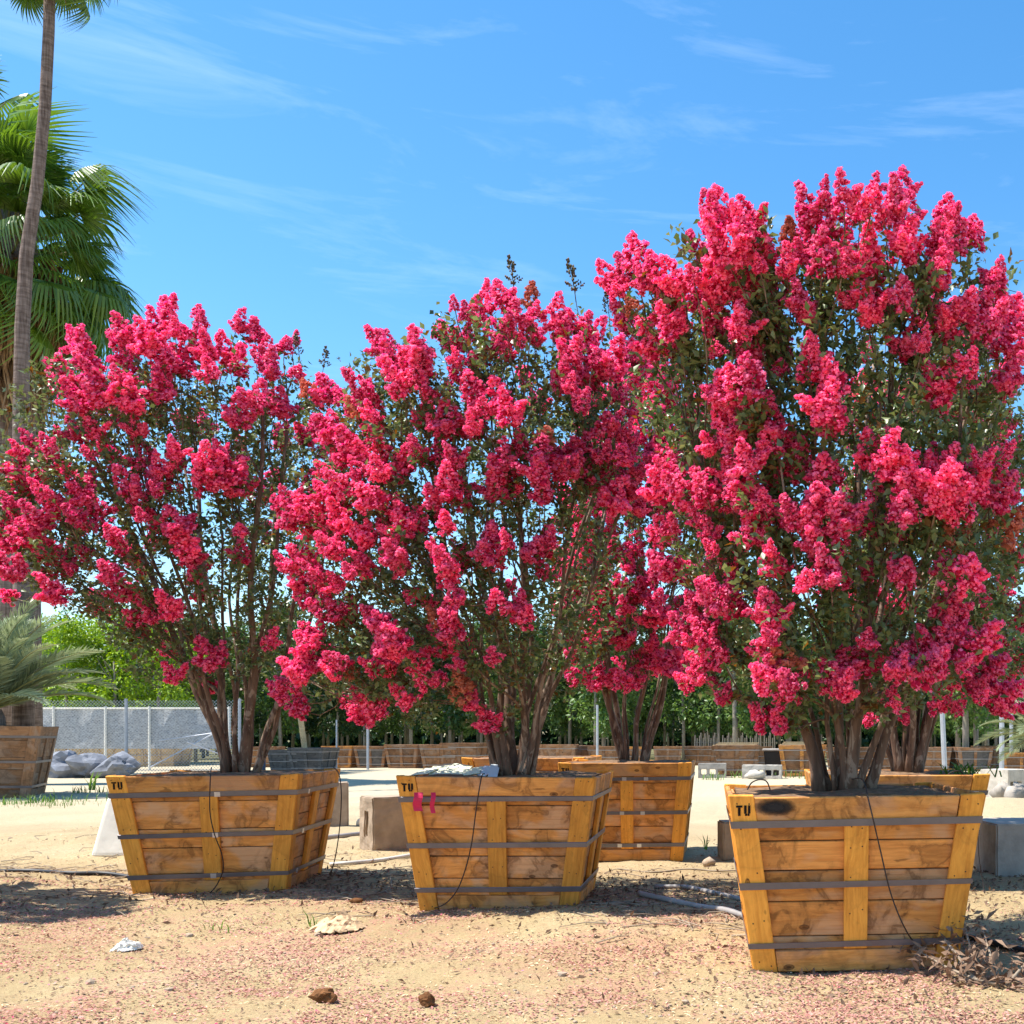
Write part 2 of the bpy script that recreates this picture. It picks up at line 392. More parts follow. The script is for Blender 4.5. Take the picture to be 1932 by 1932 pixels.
def letters(parent, fr, u0, v0, h, skew=0.0):
    """stencilled T U painted on a board"""
    o, u, v, n, L = fr; mb = MB(); t = h * .24; w = h * .60
    def rect(a0, b0, a1, b1):
        q = [(a0, b0), (a1, b0), (a1, b1), (a0, b1)]
        mb.add([o + u * (u0 + a) + v * (v0 + b) + n * .0165 for a, b in q] + [o + u * (u0 + a) + v * (v0 + b) + n * .0135 for a, b in q],
               [(0, 1, 2, 3), (4, 7, 6, 5), (0, 4, 5, 1), (1, 5, 6, 2), (2, 6, 7, 3), (3, 7, 4, 0)])
    rect(w / 2 - t / 2, 0, w / 2 + t / 2, h - t * .9); rect(0, h - t * .8, w, h)
    x = w + h * .16
    rect(x, h * .22, x + t, h); rect(x + w - t, h * .22, x + w, h); rect(x + t * .35, 0, x + w * .46, h * .20); rect(x + w * .54, 0, x + w - t * .35, h * .20)
    return obj('stencil_letters', mb.mesh('letters', M_ink), parent)

LV_S = (.165, .50, .842)           # strap heights
def crate(label, x, y, rot=0, tilt=(0, 0), Wt=1.40, Wb=1.11, H=1.0, old=False, seed=0, z=-.015, letter=True, clips=((0, .55),), group=None, scale=1):
    rnd.seed(seed); K = Wt / 1.4
    root = thing('plant_crate', label, 'crate', (x, y, z), (R(tilt[0]), R(tilt[1]), R(rot)), group)
    mb_, mp_, mn_ = (M_oldwood,) * 3 if old else (M_batten, M_plank, M_band)
    for k in range(4):
        fr = face_frame(k, Wt, Wb, H); L = fr[4]; ext = .012 if k % 2 == 0 else -.021
        w = lambda vv: Wb / 2 + (Wt - Wb) / 2 * vv / L + ext
        bw = (.135 if k % 2 == 0 else .10) * K; hb, ht = .125 * H, .140 * H
        for s in (-1, 1):
            j = rnd.uniform(-.012, .012)
            q = [(s * w(0), 0), (s * (w(0) - bw), 0), (s * (w(L) - bw + j), L + rnd.uniform(-.006, .006)), (s * w(L), L + rnd.uniform(-.004, .008))]
            if s > 0: q = [q[1], q[0], q[3], q[2]]
            b = board('corner_batten', root, fr, q, -.018, .014, mb_, 'v', nails=(k == 0 and not old))
            if letter and s < 0 and k == 0:
                letters(root, fr, -w(L * .93) + .032 * K, L - .108 * H, .058 * K)
        for nm, v0, v1 in (('bottom_board', .004, hb), ('top_board', L - ht, L + rnd.uniform(-.012, -.002))):
            g = .004
            q = [(-(w(v0) - bw - g), v0), (w(v0) - bw - g, v0 + rnd.uniform(-.004, .004)), (w(v1) - bw - g, v1), (-(w(v1) - bw - g), v1)]
            board(nm, root, fr, q, -.018, .011, mn_, 'u')
        uc = rnd.uniform(-.03, .03); cw = .066 * K
        q = [(uc - cw, hb + .006), (uc + cw, hb + .006), (uc + cw * 1.04, L - ht - .006), (uc - cw * 1.04, L - ht - .006)]
        board('centre_batten', root, fr, q, -.018, .013, mb_, 'v', nails=(k == 0 and not old))
        e2 = -.03 if k % 2 == 0 else -.056
        vv = .012; rows = 5; cuts = [0.02]
        hs_ = [rnd.uniform(.75, 1.3) for _ in range(rows)]; tot = sum(hs_)
        for hh_ in hs_: cuts.append(cuts[-1] + (L - .05) * hh_ / tot)
        for i in range(rows):
            v0, v1 = cuts[i] + .003, cuts[i + 1] - .003
            w2 = lambda t: Wb / 2 + (Wt - Wb) / 2 * t / L + e2
            q = [(-w2(v0), v0 + rnd.uniform(-.002, .002)), (w2(v0), v0), (w2(v1), v1), (-w2(v1), v1 + rnd.uniform(-.002, .002))]
            board('plank', root, fr, q, -.044, -.019, mp_, 'u')
    a = (Wt - Wb) / 2
    for i, lv in enumerate(LV_S):
        mb = MB(); zz = lv * H + rnd.uniform(-.008, .008); hh = .017 * max(K, .9)
        ring = []
        for dz in (-hh, hh):
            r = Wb / 2 + a * (zz + dz) / H + .0165 * 1.02
            for off in (0, .004):
                q = r + off
                ring.append([Vector((sx * q, sy * q, zz + dz + .010 * sx * rnd.uniform(.2, 1))) for sx, sy in ((-1, -1), (1, -1), (1, 1), (-1, 1))])
        ib, ob, it, ot = ring
        for c in range(4):
            d = (c + 1) % 4; vs = [ib[c], ib[d], ob[d], ob[c], it[c], it[d], ot[d], ot[c]]
            mb.add(vs, [(3, 2, 6, 7), (0, 4, 5, 1), (0, 1, 2, 3), (4, 7, 6, 5)])
        st = obj('strap', mb.mesh('strap', M_strap), root)
        for f_, pos in clips:
            fr = face_frame(f_, Wt, Wb, H); o, u, v, n, L = fr
            r = Wb / 2 + a * lv; cm = MB(); M = Matrix((u, n, v)).transposed().to_4x4(); M.translation = o + u * ((pos * 2 - 1) * r + .03 * i) + v * (zz / H * L) + n * .0205
            cm.box((0, 0, 0), (.045, .004, hh * 2.2), M); obj('strap_clip', cm.mesh('strap_clip', M_clip), st)
    # soil
    n = 9; zt = H - .018; r = Wb / 2 + a * zt / H - .052; vs = []; fs = []
    for j in range(n + 1):
        for i in range(n + 1):
            X, Y = (i / n * 2 - 1) * r, (j / n * 2 - 1) * r
            vs.append((X, Y, zt + .03 * mnoise.noise((X * 4, Y * 4, seed)) + .02 * (1 - max(abs(X), abs(Y)) / r)))
    fs = [(j * (n + 1) + i, j * (n + 1) + i + 1, (j + 1) * (n + 1) + i + 1, (j + 1) * (n + 1) + i) for j in range(n) for i in range(n)]
    b0 = len(vs); rb = Wb / 2 - .052; vs += [(-rb, -rb, .03), (rb, -rb, .03), (rb, rb, .03), (-rb, rb, .03)]
    edge = [[i for i in range(n + 1)], [j * (n + 1) + n for j in range(n + 1)], [n * (n + 1) + i for i in range(n, -1, -1)], [j * (n + 1) for j in range(n, -1, -1)]]
    for k in range(4): fs.append(tuple(reversed(edge[k])) + (b0 + k, b0 + (k + 1) % 4))
    fs.append((b0 + 3, b0 + 2, b0 + 1, b0))
    obj('soil', mesh('soil', vs, fs, M_soil), root)
    return root

CR = {}
CR['left'] = crate('amber plank crate standing at the white tapered block', P(441, 0, 9.78).x, 9.78, 8.5, (0, -.3), seed=3, clips=((0, .53), (1, .2)), Wt=1.46, Wb=1.16, H=1.0)
CR['mid'] = crate('amber plank crate with two pink ribbons and pale cards on its rim', P(968, 0, 8.9).x, 8.9, 2.6, (0, .4), seed=11, clips=((2, .5),), Wt=1.43, Wb=1.14, H=1.02)
CR['right'] = crate('amber plank crate with a black spray smudge beside its stencil', P(1591, 0, 6.83).x, 6.83, 3.2, (0, -.5), seed=25, clips=((2, .4),), Wt=1.40, Wb=1.13)
CR['backmid'] = crate('clean amber crate behind the crate with pink ribbons', P(1190, 0, 12.2).x, 12.2, 2.0, (0, 0), seed=31, clips=((0, .62), (0, .45)), Wt=1.36, Wb=1.16, H=1.04)
CR['backleft'] = crate('amber crate mostly hidden behind the crate with pink ribbons', P(1010, 0, 13.6).x, 13.6, 0, (0, 0), seed=37, letter=False, H=1.06)
CR['backright'] = crate('amber plank crate tucked behind the crate with the black smudge', P(1680, 0, 9.9).x, 9.9, 1.5, (0, 0), seed=47, clips=((0, .9),), Wt=1.44)
CR['off'] = crate('amber plank crate left of the white tapered block, outside the view', -7.5, 7.9, 4, (0, 0), seed=53, letter=False)
CR['palm'] = crate('tall weathered brown crate holding the feathery palm', P(-16, 0, 23.6).x, 23.6, 24, (0, 1.2), Wt=2.05, Wb=1.62, H=1.52, old=True, seed=61, letter=False, clips=((0, .4),))

# black spray smudge on the right crate's top board: a thin film of paint with its own outline
fr = face_frame(0, 1.40, 1.13, 1.0); o_, u_, v_, n_, L_ = fr
m = NM('spray_paint'); oc = m.n('TexCoord').outputs['Generated']
g = m.n('TexGradient', {'Vector': m.n('Mapping', {'Vector': oc, 'Location': (-1, -1, 0), 'Scale': (2, 2, 0)}).outputs[0]}, gradient_type='SPHERICAL').outputs[0]
gn = m.n('Math', {0: g, 1: m.n('Math', {0: m.noise(m.n('TexCoord').outputs['Object'], 40, 4), 1: .35}, operation='MULTIPLY').outputs[0]}, operation='ADD').outputs[0]
m.setb(Base_Color=(.012, .010, .010), Roughness=.8, Alpha=m.ramp(gn, [(.26, 0), (.95, .96)]))
M_spray = m.m
vs = []; N = 20; cu, cv = -.455, L_ - .062
# build in a local frame so generated coords span the film
fm = Matrix((u_, v_, n_)).transposed().to_4x4(); fm.translation = o_ + u_ * cu + v_ * cv + n_ * .0125
vs = [(.135 * math.cos(2 * math.pi * i / N), .058 * math.sin(2 * math.pi * i / N), .0012 * s) for s in (0, 1) for i in range(N)]
fs = [tuple(range(N, 2 * N)), tuple(reversed(range(N)))] + [(i, (i + 1) % N, N + (i + 1) % N, N + i) for i in range(N)]
obj('paint_smudge', mesh('paint_smudge', vs, fs, M_spray), CR['right'], M=fm, label='black sprayed paint smudge')

# ------------------------------------------------------------------ crape myrtles
def make_panicle(seed, L=.27, Rm=.072):
    r = np.random.default_rng(seed); mbv = []; mbf = []; mi = []
    bm = bmesh.new(); bmesh.ops.create_icosphere(bm, subdivisions=1, radius=1)
    iv = np.array([v.co[:] for v in bm.verts]); iff = [[v.index for v in f.verts] for f in bm.faces]; bm.free()
    PV = []; sq = r.uniform(.75, 1.1)
    jobs = [(Matrix.Identity(3), np.zeros(3), 1.0, 26)]
    for k in range(int(r.integers(0, 4))):
        az = r.uniform(0, 6.28); jobs.append(((Matrix.Rotation(az, 3, 'Z') @ Matrix.Rotation(r.uniform(.5, .95), 3, 'Y')), np.array([math.cos(az) * .02, math.sin(az) * .02, r.uniform(-.01, .07)]), r.uniform(.45, .72), 14))
    for RM, OFF, ks, n_l in jobs:
      RMn = np.array(RM)
      for i in range(n_l):
        t = (i + .5) / n_l; ang = i * 2.39996 + r.uniform(-.5, .5)
        env = Rm * sq * (min(1, (t + .10) / .22)**.6) * (1 - max(0, t - .12) / .93)**.85
        rad = env * r.uniform(.55, 1.12); lr = (.033 - .017 * t) * r.uniform(.72, 1.2)
        c = np.array([math.cos(ang) * rad, math.sin(ang) * rad, t * L * .96 + r.uniform(-.012, .012)]); c = RMn @ (c * ks) + OFF; lr *= (.6 + .4 * ks)
        ax_ = RMn @ np.array([math.cos(ang), math.sin(ang), .35])
        b = len(mbv); dv = iv * lr * .80 * (1 + r.uniform(-.22, .22, (len(iv), 1)))
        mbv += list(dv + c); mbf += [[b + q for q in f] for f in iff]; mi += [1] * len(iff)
        m_ = 20
        d = r.normal(size=(m_, 3)); d += ax_ * .55; d /= np.linalg.norm(d, axis=1)[:, None]
        for q in d:
            p = c + q * lr * r.uniform(.85, 1.22); nrm = q + r.normal(size=3) * .55; nrm /= np.linalg.norm(nrm)
            a = np.cross(nrm, r.normal(size=3)); a /= np.linalg.norm(a) + 1e-9; e = np.cross(nrm, a); s = r.uniform(.008, .0145)
            b = len(mbv)
            mbv += [p - a * s, p - e * s * .8 + nrm * s * r.uniform(-.6, .5), p + a * s, p + e * s * .8 + nrm * s * r.uniform(-.6, .5), ]
            mbf += [[b, b + 1, b + 2], [b, b + 2, b + 3]]; mi += [0, 0]
    me = bpy.data.meshes.new('flower_panicle'); me.from_pydata([tuple(map(float, v)) for v in mbv], [], mbf)
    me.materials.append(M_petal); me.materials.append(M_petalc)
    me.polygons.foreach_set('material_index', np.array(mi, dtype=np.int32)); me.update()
    return me
PAN = [make_panicle(100 + i, L=.25 + .035 * (i % 3), Rm=.068 + .010 * (i % 4)) for i in range(18)]
def refaded(me):
    c = me.copy(); c.materials.clear(); c.materials.append(M_faded); c.materials.append(M_faded); return c
PANF = [refaded(PAN[0]), refaded(PAN[3])]
def bud_spike(seed):
    r = random.Random(seed); mb = MB(); mb.tube([(0, 0, 0), (.006, 0, .16), (0, .004, .34)], [.004, .003, .0015], 4)
    for i in range(34):
        t = r.uniform(.15, 1); a = i * 2.4; z = t * .34; l = .10 * (1 - t) * r.uniform(.5, 1.1) + .01
        p = Vector((math.cos(a) * l, math.sin(a) * l, z + l * .55)); mb.tube([(0, 0, z), p], [.0018, .0012], 3, False)
        for k in range(4):
            c = p * (1 - .16 * k) + Vector((0, 0, z * .16 * k)) + Vector((r.uniform(-.008, .008), r.uniform(-.008, .008), r.uniform(-.006, .006)))
            s = r.uniform(.004, .0068); mb.box((0, 0, 0), (s * 2, s * 2, s * 2.2), Matrix.Translation(c) @ Matrix.Rotation(r.uniform(0, 3), 4, 'X'))
    return mb.mesh('bud_spike', M_bud)
BUD = [bud_spike(1), bud_spike(2)]

def leaf_cloud(pts, dirs, size, seed, wf=1.0):
    """folded pointed leaves: 4 triangles each"""
    r = np.random.default_rng(seed); n = len(pts); pts = np.asarray(pts)
    d = np.asarray(dirs) + r.normal(size=(n, 3)) * .75; d /= np.linalg.norm(d, axis=1)[:, None]
    up = np.array([0, 0, 1.]) + r.normal(size=(n, 3)) * .65
    sd_ = np.cross(d, up); sd_ /= np.linalg.norm(sd_, axis=1)[:, None] + 1e-9; nn = np.cross(sd_, d)
    l = (size * r.uniform(.65, 1.25, n))[:, None]; w = l * wf * r.uniform(.22, .32, (n, 1)); dr = l * r.uniform(.02, .22, (n, 1))
    A = pts; B = pts + d * l * .42 + sd_ * w + nn * w * .35; C = pts + d * l - nn * dr; D_ = pts + d * l * .42 - sd_ * w + nn * w * .35; E = pts + d * l * .5
    V = np.stack([A, B, C, D_, E], 1).reshape(-1, 3); k = np.arange(n)[:, None] * 5
    Fc = np.concatenate([k + np.array([[0, 4, 1]]), k + np.array([[1, 4, 2]]), k + np.array([[2, 4, 3]]), k + np.array([[3, 4, 0]])], 1).reshape(-1, 3)
    return V, Fc

def parse(s, ox, oy, k): 
    v = [tuple(map(int, t.split(','))) for t in s.split()]; return [(ox + a * k, oy + b * k) for a, b in v]

def myrtle(label, base_px, D, profile, pts, seed, size, n_rand, n_leaf, z0=.97, n_stem=9, buds=(), faded=0, lean=0, spread=1.0, back_only=True, twigs_bare=0):
    r = random.Random(seed); nr = np.random.default_rng(seed)
    bx = (base_px - PX0) * D / F; base = Vector((bx, D, z0))
    root = thing('crape_myrtle', label, 'tree', base)
    pz = np.array([EYE + (PY0 - y) * D / F for y, _, _ in profile])[::-1]
    xl = np.array([(a - PX0) * D / F for _, a, _ in profile])[::-1]; xr = np.array([(b - PX0) * D / F for _, _, b in profile])[::-1]
    zmin, zmax = pz[0], pz[-1]
    def env(z):
        a, b = np.interp(z, pz, xl), np.interp(z, pz, xr); return (a + b) / 2, max(.08, (b - a) / 2)
    ry_max = .62 * float(np.max(xr - xl)) / 2 * 1.35
    def ryf(rx): return min(rx * .92, ry_max)
    heads = []                                             # (centre, dir, size)
    def adir(c, zf):
        xc, rx = env(c.z); o = Vector(((c.x - bx) * .9, (c.y - D) * .9, 0)); ln = o.length
        o = o / max(ln, .01) * min(1, ln / .9)
        a = .42 + .55 * (1 - zf)
        return (o * a + Vector((r.uniform(-.28, .28), r.uniform(-.28, .28), 1.0 - .35 * (1 - zf)))).normalized()
    for (px, py) in pts:
        c = P(px, py, D)
        for _ in range(3):
            xc, rx = env(c.z); ry = ryf(rx); t = max(-1, min(1, (c.x - xc) / rx))
            yd = -ry * math.sqrt(max(0, 1 - t * t))
            if _ == 0: q = r.uniform(.5, 1.0)
            c = P(px, py, D + yd * q)
        heads.append((c, size * r.choice((.62, .78, .88, .98, 1.08, 1.2)) * r.uniform(.92, 1.08)))
    tries = 0; cnt = 0
    while cnt < n_rand and tries < 20000:
        tries += 1
        z = zmin + (zmax - zmin) * (r.random()**.75); xc, rx = env(z); ry = ryf(rx)
        if r.random() > rx / 1.6: continue
        ph = r.uniform(.05, math.pi - .05) if back_only else r.uniform(0, 2 * math.pi)
        q = r.uniform(.72, 1.0); c = Vector((xc + rx * q * math.cos(ph), D + ry * q * math.sin(ph), z))
        if any((c - h[0]).length < .16 for h in heads): continue
        heads.append((c, size * r.uniform(.75, 1.15))); cnt += 1
    tips = []
    for i, (c, s) in enumerate(heads):
        zf = max(0, min(1, (c.z - zmin) / (zmax - zmin))); d = adir(c, zf)
        L = .27 * s; b = c - d * L * .5
        M = (d.to_track_quat('Z', 'Y').to_matrix().to_4x4() @ Matrix.Rotation(r.uniform(0, 6.28), 4, 'Z'))
        M.translation = b - base; sx = s * r.uniform(.98, 1.32)
        M = M @ Matrix.Diagonal((sx, sx, s * r.uniform(.80, 1.05), 1))
        me = PANF[i % 2] if (faded and r.random() < faded) else PAN[r.randrange(len(PAN))]
        obj('flower_panicle', me, root, M=M)
        tips.append((b - base + d * .03, d))
    for (px, py, s) in buds:
        c = P(px, py, D - .1); M = Matrix.Rotation(r.uniform(-.2, .2), 4, 'Y'); M.translation = c - base - Vector((0, 0, .17 * s)); M = M @ Matrix.Scale(s, 4)
        obj('bud_spike', BUD[r.randrange(2)], root, M=M); tips.append((M.translation.copy(), Vector((0, 0, 1))))
    # stems: each drawn towards its own share of the tips
    dirs = []
    for i in range(n_stem):
        a = 2 * math.pi * (i + r.uniform(-.25, .25)) / n_stem; rr = 0.25 if i % 4 == 3 else r.uniform(.7, 1.0)
        dirs.append((Vector((math.cos(a), math.sin(a), 0)), rr))
    Hc = zmax - z0; rxm = float(np.max(xr - xl)) / 2
    stems = []
    for a, rr in dirs:
        b = Vector((a.x * 1.25, a.y, 0)) * r.uniform(.03, .135) + Vector((r.uniform(-.03, .03), r.uniform(-.03, .03), -.03))
        tx = (xl.mean() + xr.mean()) / 2 - bx
        e = Vector((a.x * rxm * rr * .74 * spread + tx * .45, a.y * ry_max * rr * .68, Hc * r.uniform(.56, .74)))
        m1 = b + Vector((a.x * r.uniform(.02, .30), a.y * r.uniform(0, .25), Hc * .17)); m2 = b.lerp(e, .55) + Vector((r.uniform(-.06, .06), r.uniform(-.06, .06), -Hc * .02))
        pl = bez(b, m1, m2, e, 14)
        ph_ = r.uniform(0, 6); pl = [p + Vector((math.sin(j * .9 + ph_), math.cos(j * .7 + ph_), 0)) * .022 * min(1, j / 3) for j, p in enumerate(pl)]
        stems.append((pl, r.choice((.018, .024, .029, .034, .040))))
    fam = {i: [] for i in range(n_stem)}
    for tp, d in tips:
        best = min(range(n_stem), key=lambda i: ((stems[i][0][-1] - tp).to_2d().length + r.uniform(0, .12)))
        fam[best].append((tp, d))
    leaf_p = []; leaf_d = []
    twm = MB(); lo = max(.1, zmin - z0)
    for i, (pl, rd) in enumerate(stems):
        mb = MB(); mb.tube(pl, [rd * (1.35 if j == 0 else 1.12 if j == 1 else 1) * (1 - .62 * j / 14) for j in range(15)], 8)
        T = fam[i]
        # group tips into limbs
        T = sorted(T, key=lambda q: (round(math.atan2(q[0].y - pl[9].y, q[0].x - pl[9].x) / .8), q[0].z))
        for g0 in range(0, len(T), 4):
            g = T[g0:g0 + 4]; cen = sum((q[0] for q in g), Vector()) / len(g)
            # leave the stem below the tips it feeds
            zt = max(.16, cen.z - .40 - .62 * (cen.to_2d() - pl[10].to_2d()).length)
            k = min(range(3, 14), key=lambda j: abs(pl[j].z - max(zt, lo * .55)))
            s0 = pl[k]; tn = (pl[min(k + 1, 14)] - pl[k - 1]).normalized()
            e = s0.lerp(cen, .66) + Vector((0, 0, -.03)); dl = (e - s0).length
            lm = bez(s0, s0 + tn * dl * .35, e - (cen - s0).normalized() * dl * .3 + Vector((0, 0, -.02)), e, 6)
            r0 = rd * (1 - .62 * k / 14) * .55
            mb.tube(lm, [r0 * (1 - .5 * j / 6) for j in range(7)], 6)
            for tp, d in g:
                kk = r.choice((4, 5, 6, 6)); st = lm[kk]; dl = (tp - st).length
                tw = bez(st, st + (lm[kk] - lm[kk - 1]).normalized() * dl * .35, tp - d * dl * .4, tp, 6)
                twm.tube(tw, [.0072 - .0007 * j for j in range(7)], 4, False)
                nl = int(12 + 26 * min(1.5, dl / .5))
                for q in range(nl):
                    t = r.uniform(.05, 1.0); j = min(5, int(t * 6)); p = tw[j].lerp(tw[j + 1], t * 6 - j)
                    leaf_p.append(p + Vector((r.gauss(0, .035), r.gauss(0, .035), r.gauss(0, .03)))); leaf_d.append(Vector((r.gauss(0, 1), r.gauss(0, 1), r.gauss(.3, .6))).normalized())
        obj('stem', mb.mesh('stem', M_bark, True), root)
    obj('twigs', twm.mesh('twigs', M_bark), root, kind='stuff')
    # leafy shoots through the crown, in clumps
    want = n_leaf - len(leaf_p); ncl = max(1, want // 34)
    for _ in range(ncl):
        z = zmin + .12 + (zmax - .90 - zmin) * r.random()**.75; xc, rx = env(z); ry = ryf(rx)
        q = math.sqrt(r.uniform(.16, .78)); ph = r.uniform(0, 2 * math.pi)
        c = Vector((xc + rx * q * math.cos(ph), D + ry * q * math.sin(ph), z)) - base
        dd = Vector((math.cos(ph) * .6, math.sin(ph) * .6, r.uniform(.1, 1))).normalized(); ln = r.uniform(.16, .34)
        twm2 = None
        for q in range(34):
            t = r.random(); leaf_p.append(c + dd * ln * (t - .5) + Vector((r.gauss(0, .030), r.gauss(0, .030), r.gauss(0, .030)))); leaf_d.append((dd * .4 + Vector((r.gauss(0, .7), r.gauss(0, .7), r.gauss(0, .4)))).normalized())
    V, Fc = leaf_cloud([tuple(p) for p in leaf_p], [tuple(p) for p in leaf_d], .056, seed)
    me = mesh('leaves', V, Fc, [M_leaf, M_leaf2])
    fl = nr.random(len(leaf_p)) < .10
    me.polygons.foreach_set('material_index', np.repeat(fl.astype(np.int32), 4))
    obj('crown_leaves', me, root, kind='stuff')
    return root

A1 = parse("1070,160 1080,230 1290,220 1370,260 1590,310 1440,350 1540,330 830,250 790,300 940,250 860,390 910,420 650,260 720,310 640,350 620,500 400,310 450,370 490,430 480,480 280,490 350,530 400,550 490,580 550,600 400,620 640,540 1010,340 1110,350 1210,370 1010,460 1120,470 1290,430 1460,420 1600,490 1280,690 1500,640 1390,620 730,770 850,520 700,480 860,560 700,610 "
 "150,850 250,880 100,910 220,930 390,790 490,790 440,840 560,860 580,930 470,920 320,990 130,1020 190,1050 210,1120 90,1050 400,1080 420,1140 670,1080 760,920 860,990 850,1060 830,1120 930,890 960,950 1080,1000 1080,1060 1120,940 1190,1010 1240,980 1280,1040 1240,1090 1170,900 720,1190 750,1250 930,1280 900,1330 820,1280 260,1190 370,1240 40,1190 70,1240 180,1270 100,1310 30,1370 80,1370 470,1310 520,1230 590,1350 630,1400 220,1400 220,1460 40,1530 440,1460 310,1500 360,1540 560,1540 590,1590 250,1590 270,1650 640,1660 30,1690 820,1740 890,1740 1040,1570 1300,1450 1290,1330 980,1400 1010,1470 690,1800 740,1860 800,1800 920,2110 1455,1930 1110,2005 760,1700", 0, 528, .3504)
A2 = parse("640,690 700,730 830,600 830,700 780,740 900,640 1080,640 1110,720 990,740 950,790 540,850 600,880 430,930 450,1000 170,870 240,930 270,1000 290,1070 300,1130 380,1030 430,1100 100,1180 160,1230 170,1310 60,1270 1220,760 1280,780 1260,860 1060,830 900,910 940,960 870,870 1020,900 1100,880 720,850 700,920 660,1000 640,1080 600,1180 500,1200 480,1280 740,1000 800,1000 820,950 740,1160 760,1210 900,1230 940,1300 1390,800 1440,870 1400,960 1320,980 1300,1060 1310,1150 1250,1110 1450,1000 1480,1080 1420,1090 1550,1010 1380,1250 1330,1280 600,1320 740,1380 800,1280 430,1350 480,1370", 643, 338.5, .3329) + \
 parse("260,50 330,100 480,50 500,90 390,170 450,190 330,230 260,270 320,330 420,260 520,250 600,230 700,140 720,190 790,30 880,30 990,50 840,160 890,200 560,290 460,380 400,400 340,370 250,370 320,440 90,410 80,480 160,440 190,500 270,500 250,560 180,560 330,490 870,310 850,370 930,380 790,400 830,490 860,520 570,430 560,490 640,540 580,580 680,520 430,580 1230,140 1200,200 1140,200 1350,120 1340,180 1100,280 1110,330 1190,310 1320,260 1380,290 1340,350 1350,400 1430,280 270,630 330,660 420,700 460,730 380,760 590,660 600,720 130,680 60,720 190,720 200,770 140,800 260,800 320,820 260,880 300,940 340,960 230,950 150,900 800,670 850,720 920,660 940,700 850,770 1090,560 1100,620 1160,620 1050,670 1110,700 1350,630 1380,600 1310,650 680,890 760,910 900,870 880,940 810,990 860,1000 900,1040 540,1010 550,1070 610,1090 500,990 200,1070 170,1110 260,1150 130,1180 90,1230 110,1250 210,1210 320,1210 290,1260 370,1240 540,1190 560,1230 490,1240 620,1180 720,1210 60,1310 40,1360 110,1340 110,1430 430,1370 490,1420 410,1440 480,1450 640,1380 740,1310 820,1290 920,1220 1090,1180 930,1320 970,1390 1060,1490 840,1110 1110,910 1230,930 1260,980 1350,780", 507.7, 778.5, .3855)
A2B = parse("1530,820 1620,790 1590,910 1510,950 1750,860 1790,890 1730,950 1700,1070 1570,1080 1470,1150 1880,1110 1860,1170 1790,1270 1720,1290 1480,1280", 507.7, 778.5, .3855)
T3 = parse("140,220 180,300 240,270 200,400 220,480 370,290 350,370 400,430 480,470 690,220 700,310 690,400 810,130 820,220 850,280 910,170 960,290 1090,120 1080,200 1020,260 1240,110 1200,200 1190,270 1280,280 1280,400 1260,450 1490,270 1470,380 1550,290 1560,400 1420,430 1500,470 1630,360 1660,400 610,390 650,490 730,430 800,430 790,500 930,470 920,560 1060,480 1080,580 1020,540 1460,540 1480,620 1420,650 1440,780 1620,780 1690,830 1540,850 1500,900 1780,640 1740,720 1880,800 1870,900 1890,980 1750,900 1690,960 50,620 110,520 110,700 40,720 270,640 300,720 430,560 480,620 590,560 590,700 660,750 480,730 390,660 180,660 200,770 330,820 360,760 440,800 500,830 680,800 150,880 140,960 190,1040 260,900 330,900 1080,740 1050,780 1240,720 1280,760 980,720 1150,780 340,1020 400,1100 380,1180 280,1200 220,1230 300,1260 540,960 570,1050 560,1140 720,1020 730,1090 760,1160 840,1200 1320,980 1370,1000 1630,1120 1620,1190 1480,1240 1490,1310 1870,1170 1860,1220 840,1350 810,1430 300,1420 350,1480 450,1400 500,1430 230,1450 200,1400 140,1570 280,1600 350,1640 480,1560 620,1560 650,1640 680,1700 560,1680 1140,1560 1160,1640 1060,1620 1240,1680 1180,1720 800,1690 850,1730 1420,1640 1500,1680 1730,1660 1800,1700 1860,1600 250,1720 300,1800 500,1780 430,1890 110,1830 1100,1830 1280,1830 1350,1800 1500,1800 1600,1800 1700,1790 1250,1900 1460,1860 1820,1850", 1286, 304.6, .3343)
T3B_ = parse("1060,1270 1270,1330 940,1430 1070,1430 1200,1420 1530,1450 1570,1510 1840,1450 1800,1520 1010,1710 1690,1420 1100,1300 1640,1560", 1286, 304.6, .3343)
LOW3 = parse("100,100 150,190 60,180 300,190 460,250 570,290 640,330 530,410 600,250 730,300 260,350 320,400 80,380 40,430 320,500 640,500 650,560 890,250 840,370 1000,330 870,450 990,460 1140,350 1260,370 1320,290 1490,260 1540,190 1620,270 1560,340 1620,430 1870,380 870,530 910,580 950,640 820,650 1140,620 1320,610 1530,570 1640,610 80,580 410,600 310,700 330,750 230,760 590,720 620,780 620,850 450,780 1560,800 1620,830 1590,860 170,890 250,860 270,900 210,970 300,980 330,1030 240,1070 190,1180 250,1160 370,1230 620,950 600,1020 640,1080 690,1060 590,1150 720,1180 700,1230 800,1120 1130,960 1090,1020 1150,1040 1020,1050 910,1110 950,1160 980,1190 1020,1210 1380,990 1310,1040 1300,1100 1420,1100 1500,1100 1490,950 1560,990 1630,950 1700,980 1630,1100 1750,930 1790,1110 1700,1200 1730,1250 1820,1280 1890,1230 1250,1260 1280,1290 580,1350 670,1380", 1218.5, 846.2, .3693)
LOW3B = parse("920,700 890,760 730,790 1070,760 1100,800 1190,760 1130,1360 1500,1290 180,590 560,700 1520,620", 1218.5, 846.2, .3693)
A3 = T3 + LOW3 + parse("1670,400 1760,450 1510,540 1600,480 1700,520 1560,620 1640,700 1570,740 1800,560 1880,540 1830,640 1800,740 1850,860", 643, 338.5, .3329)
A3B = T3B_ + LOW3B
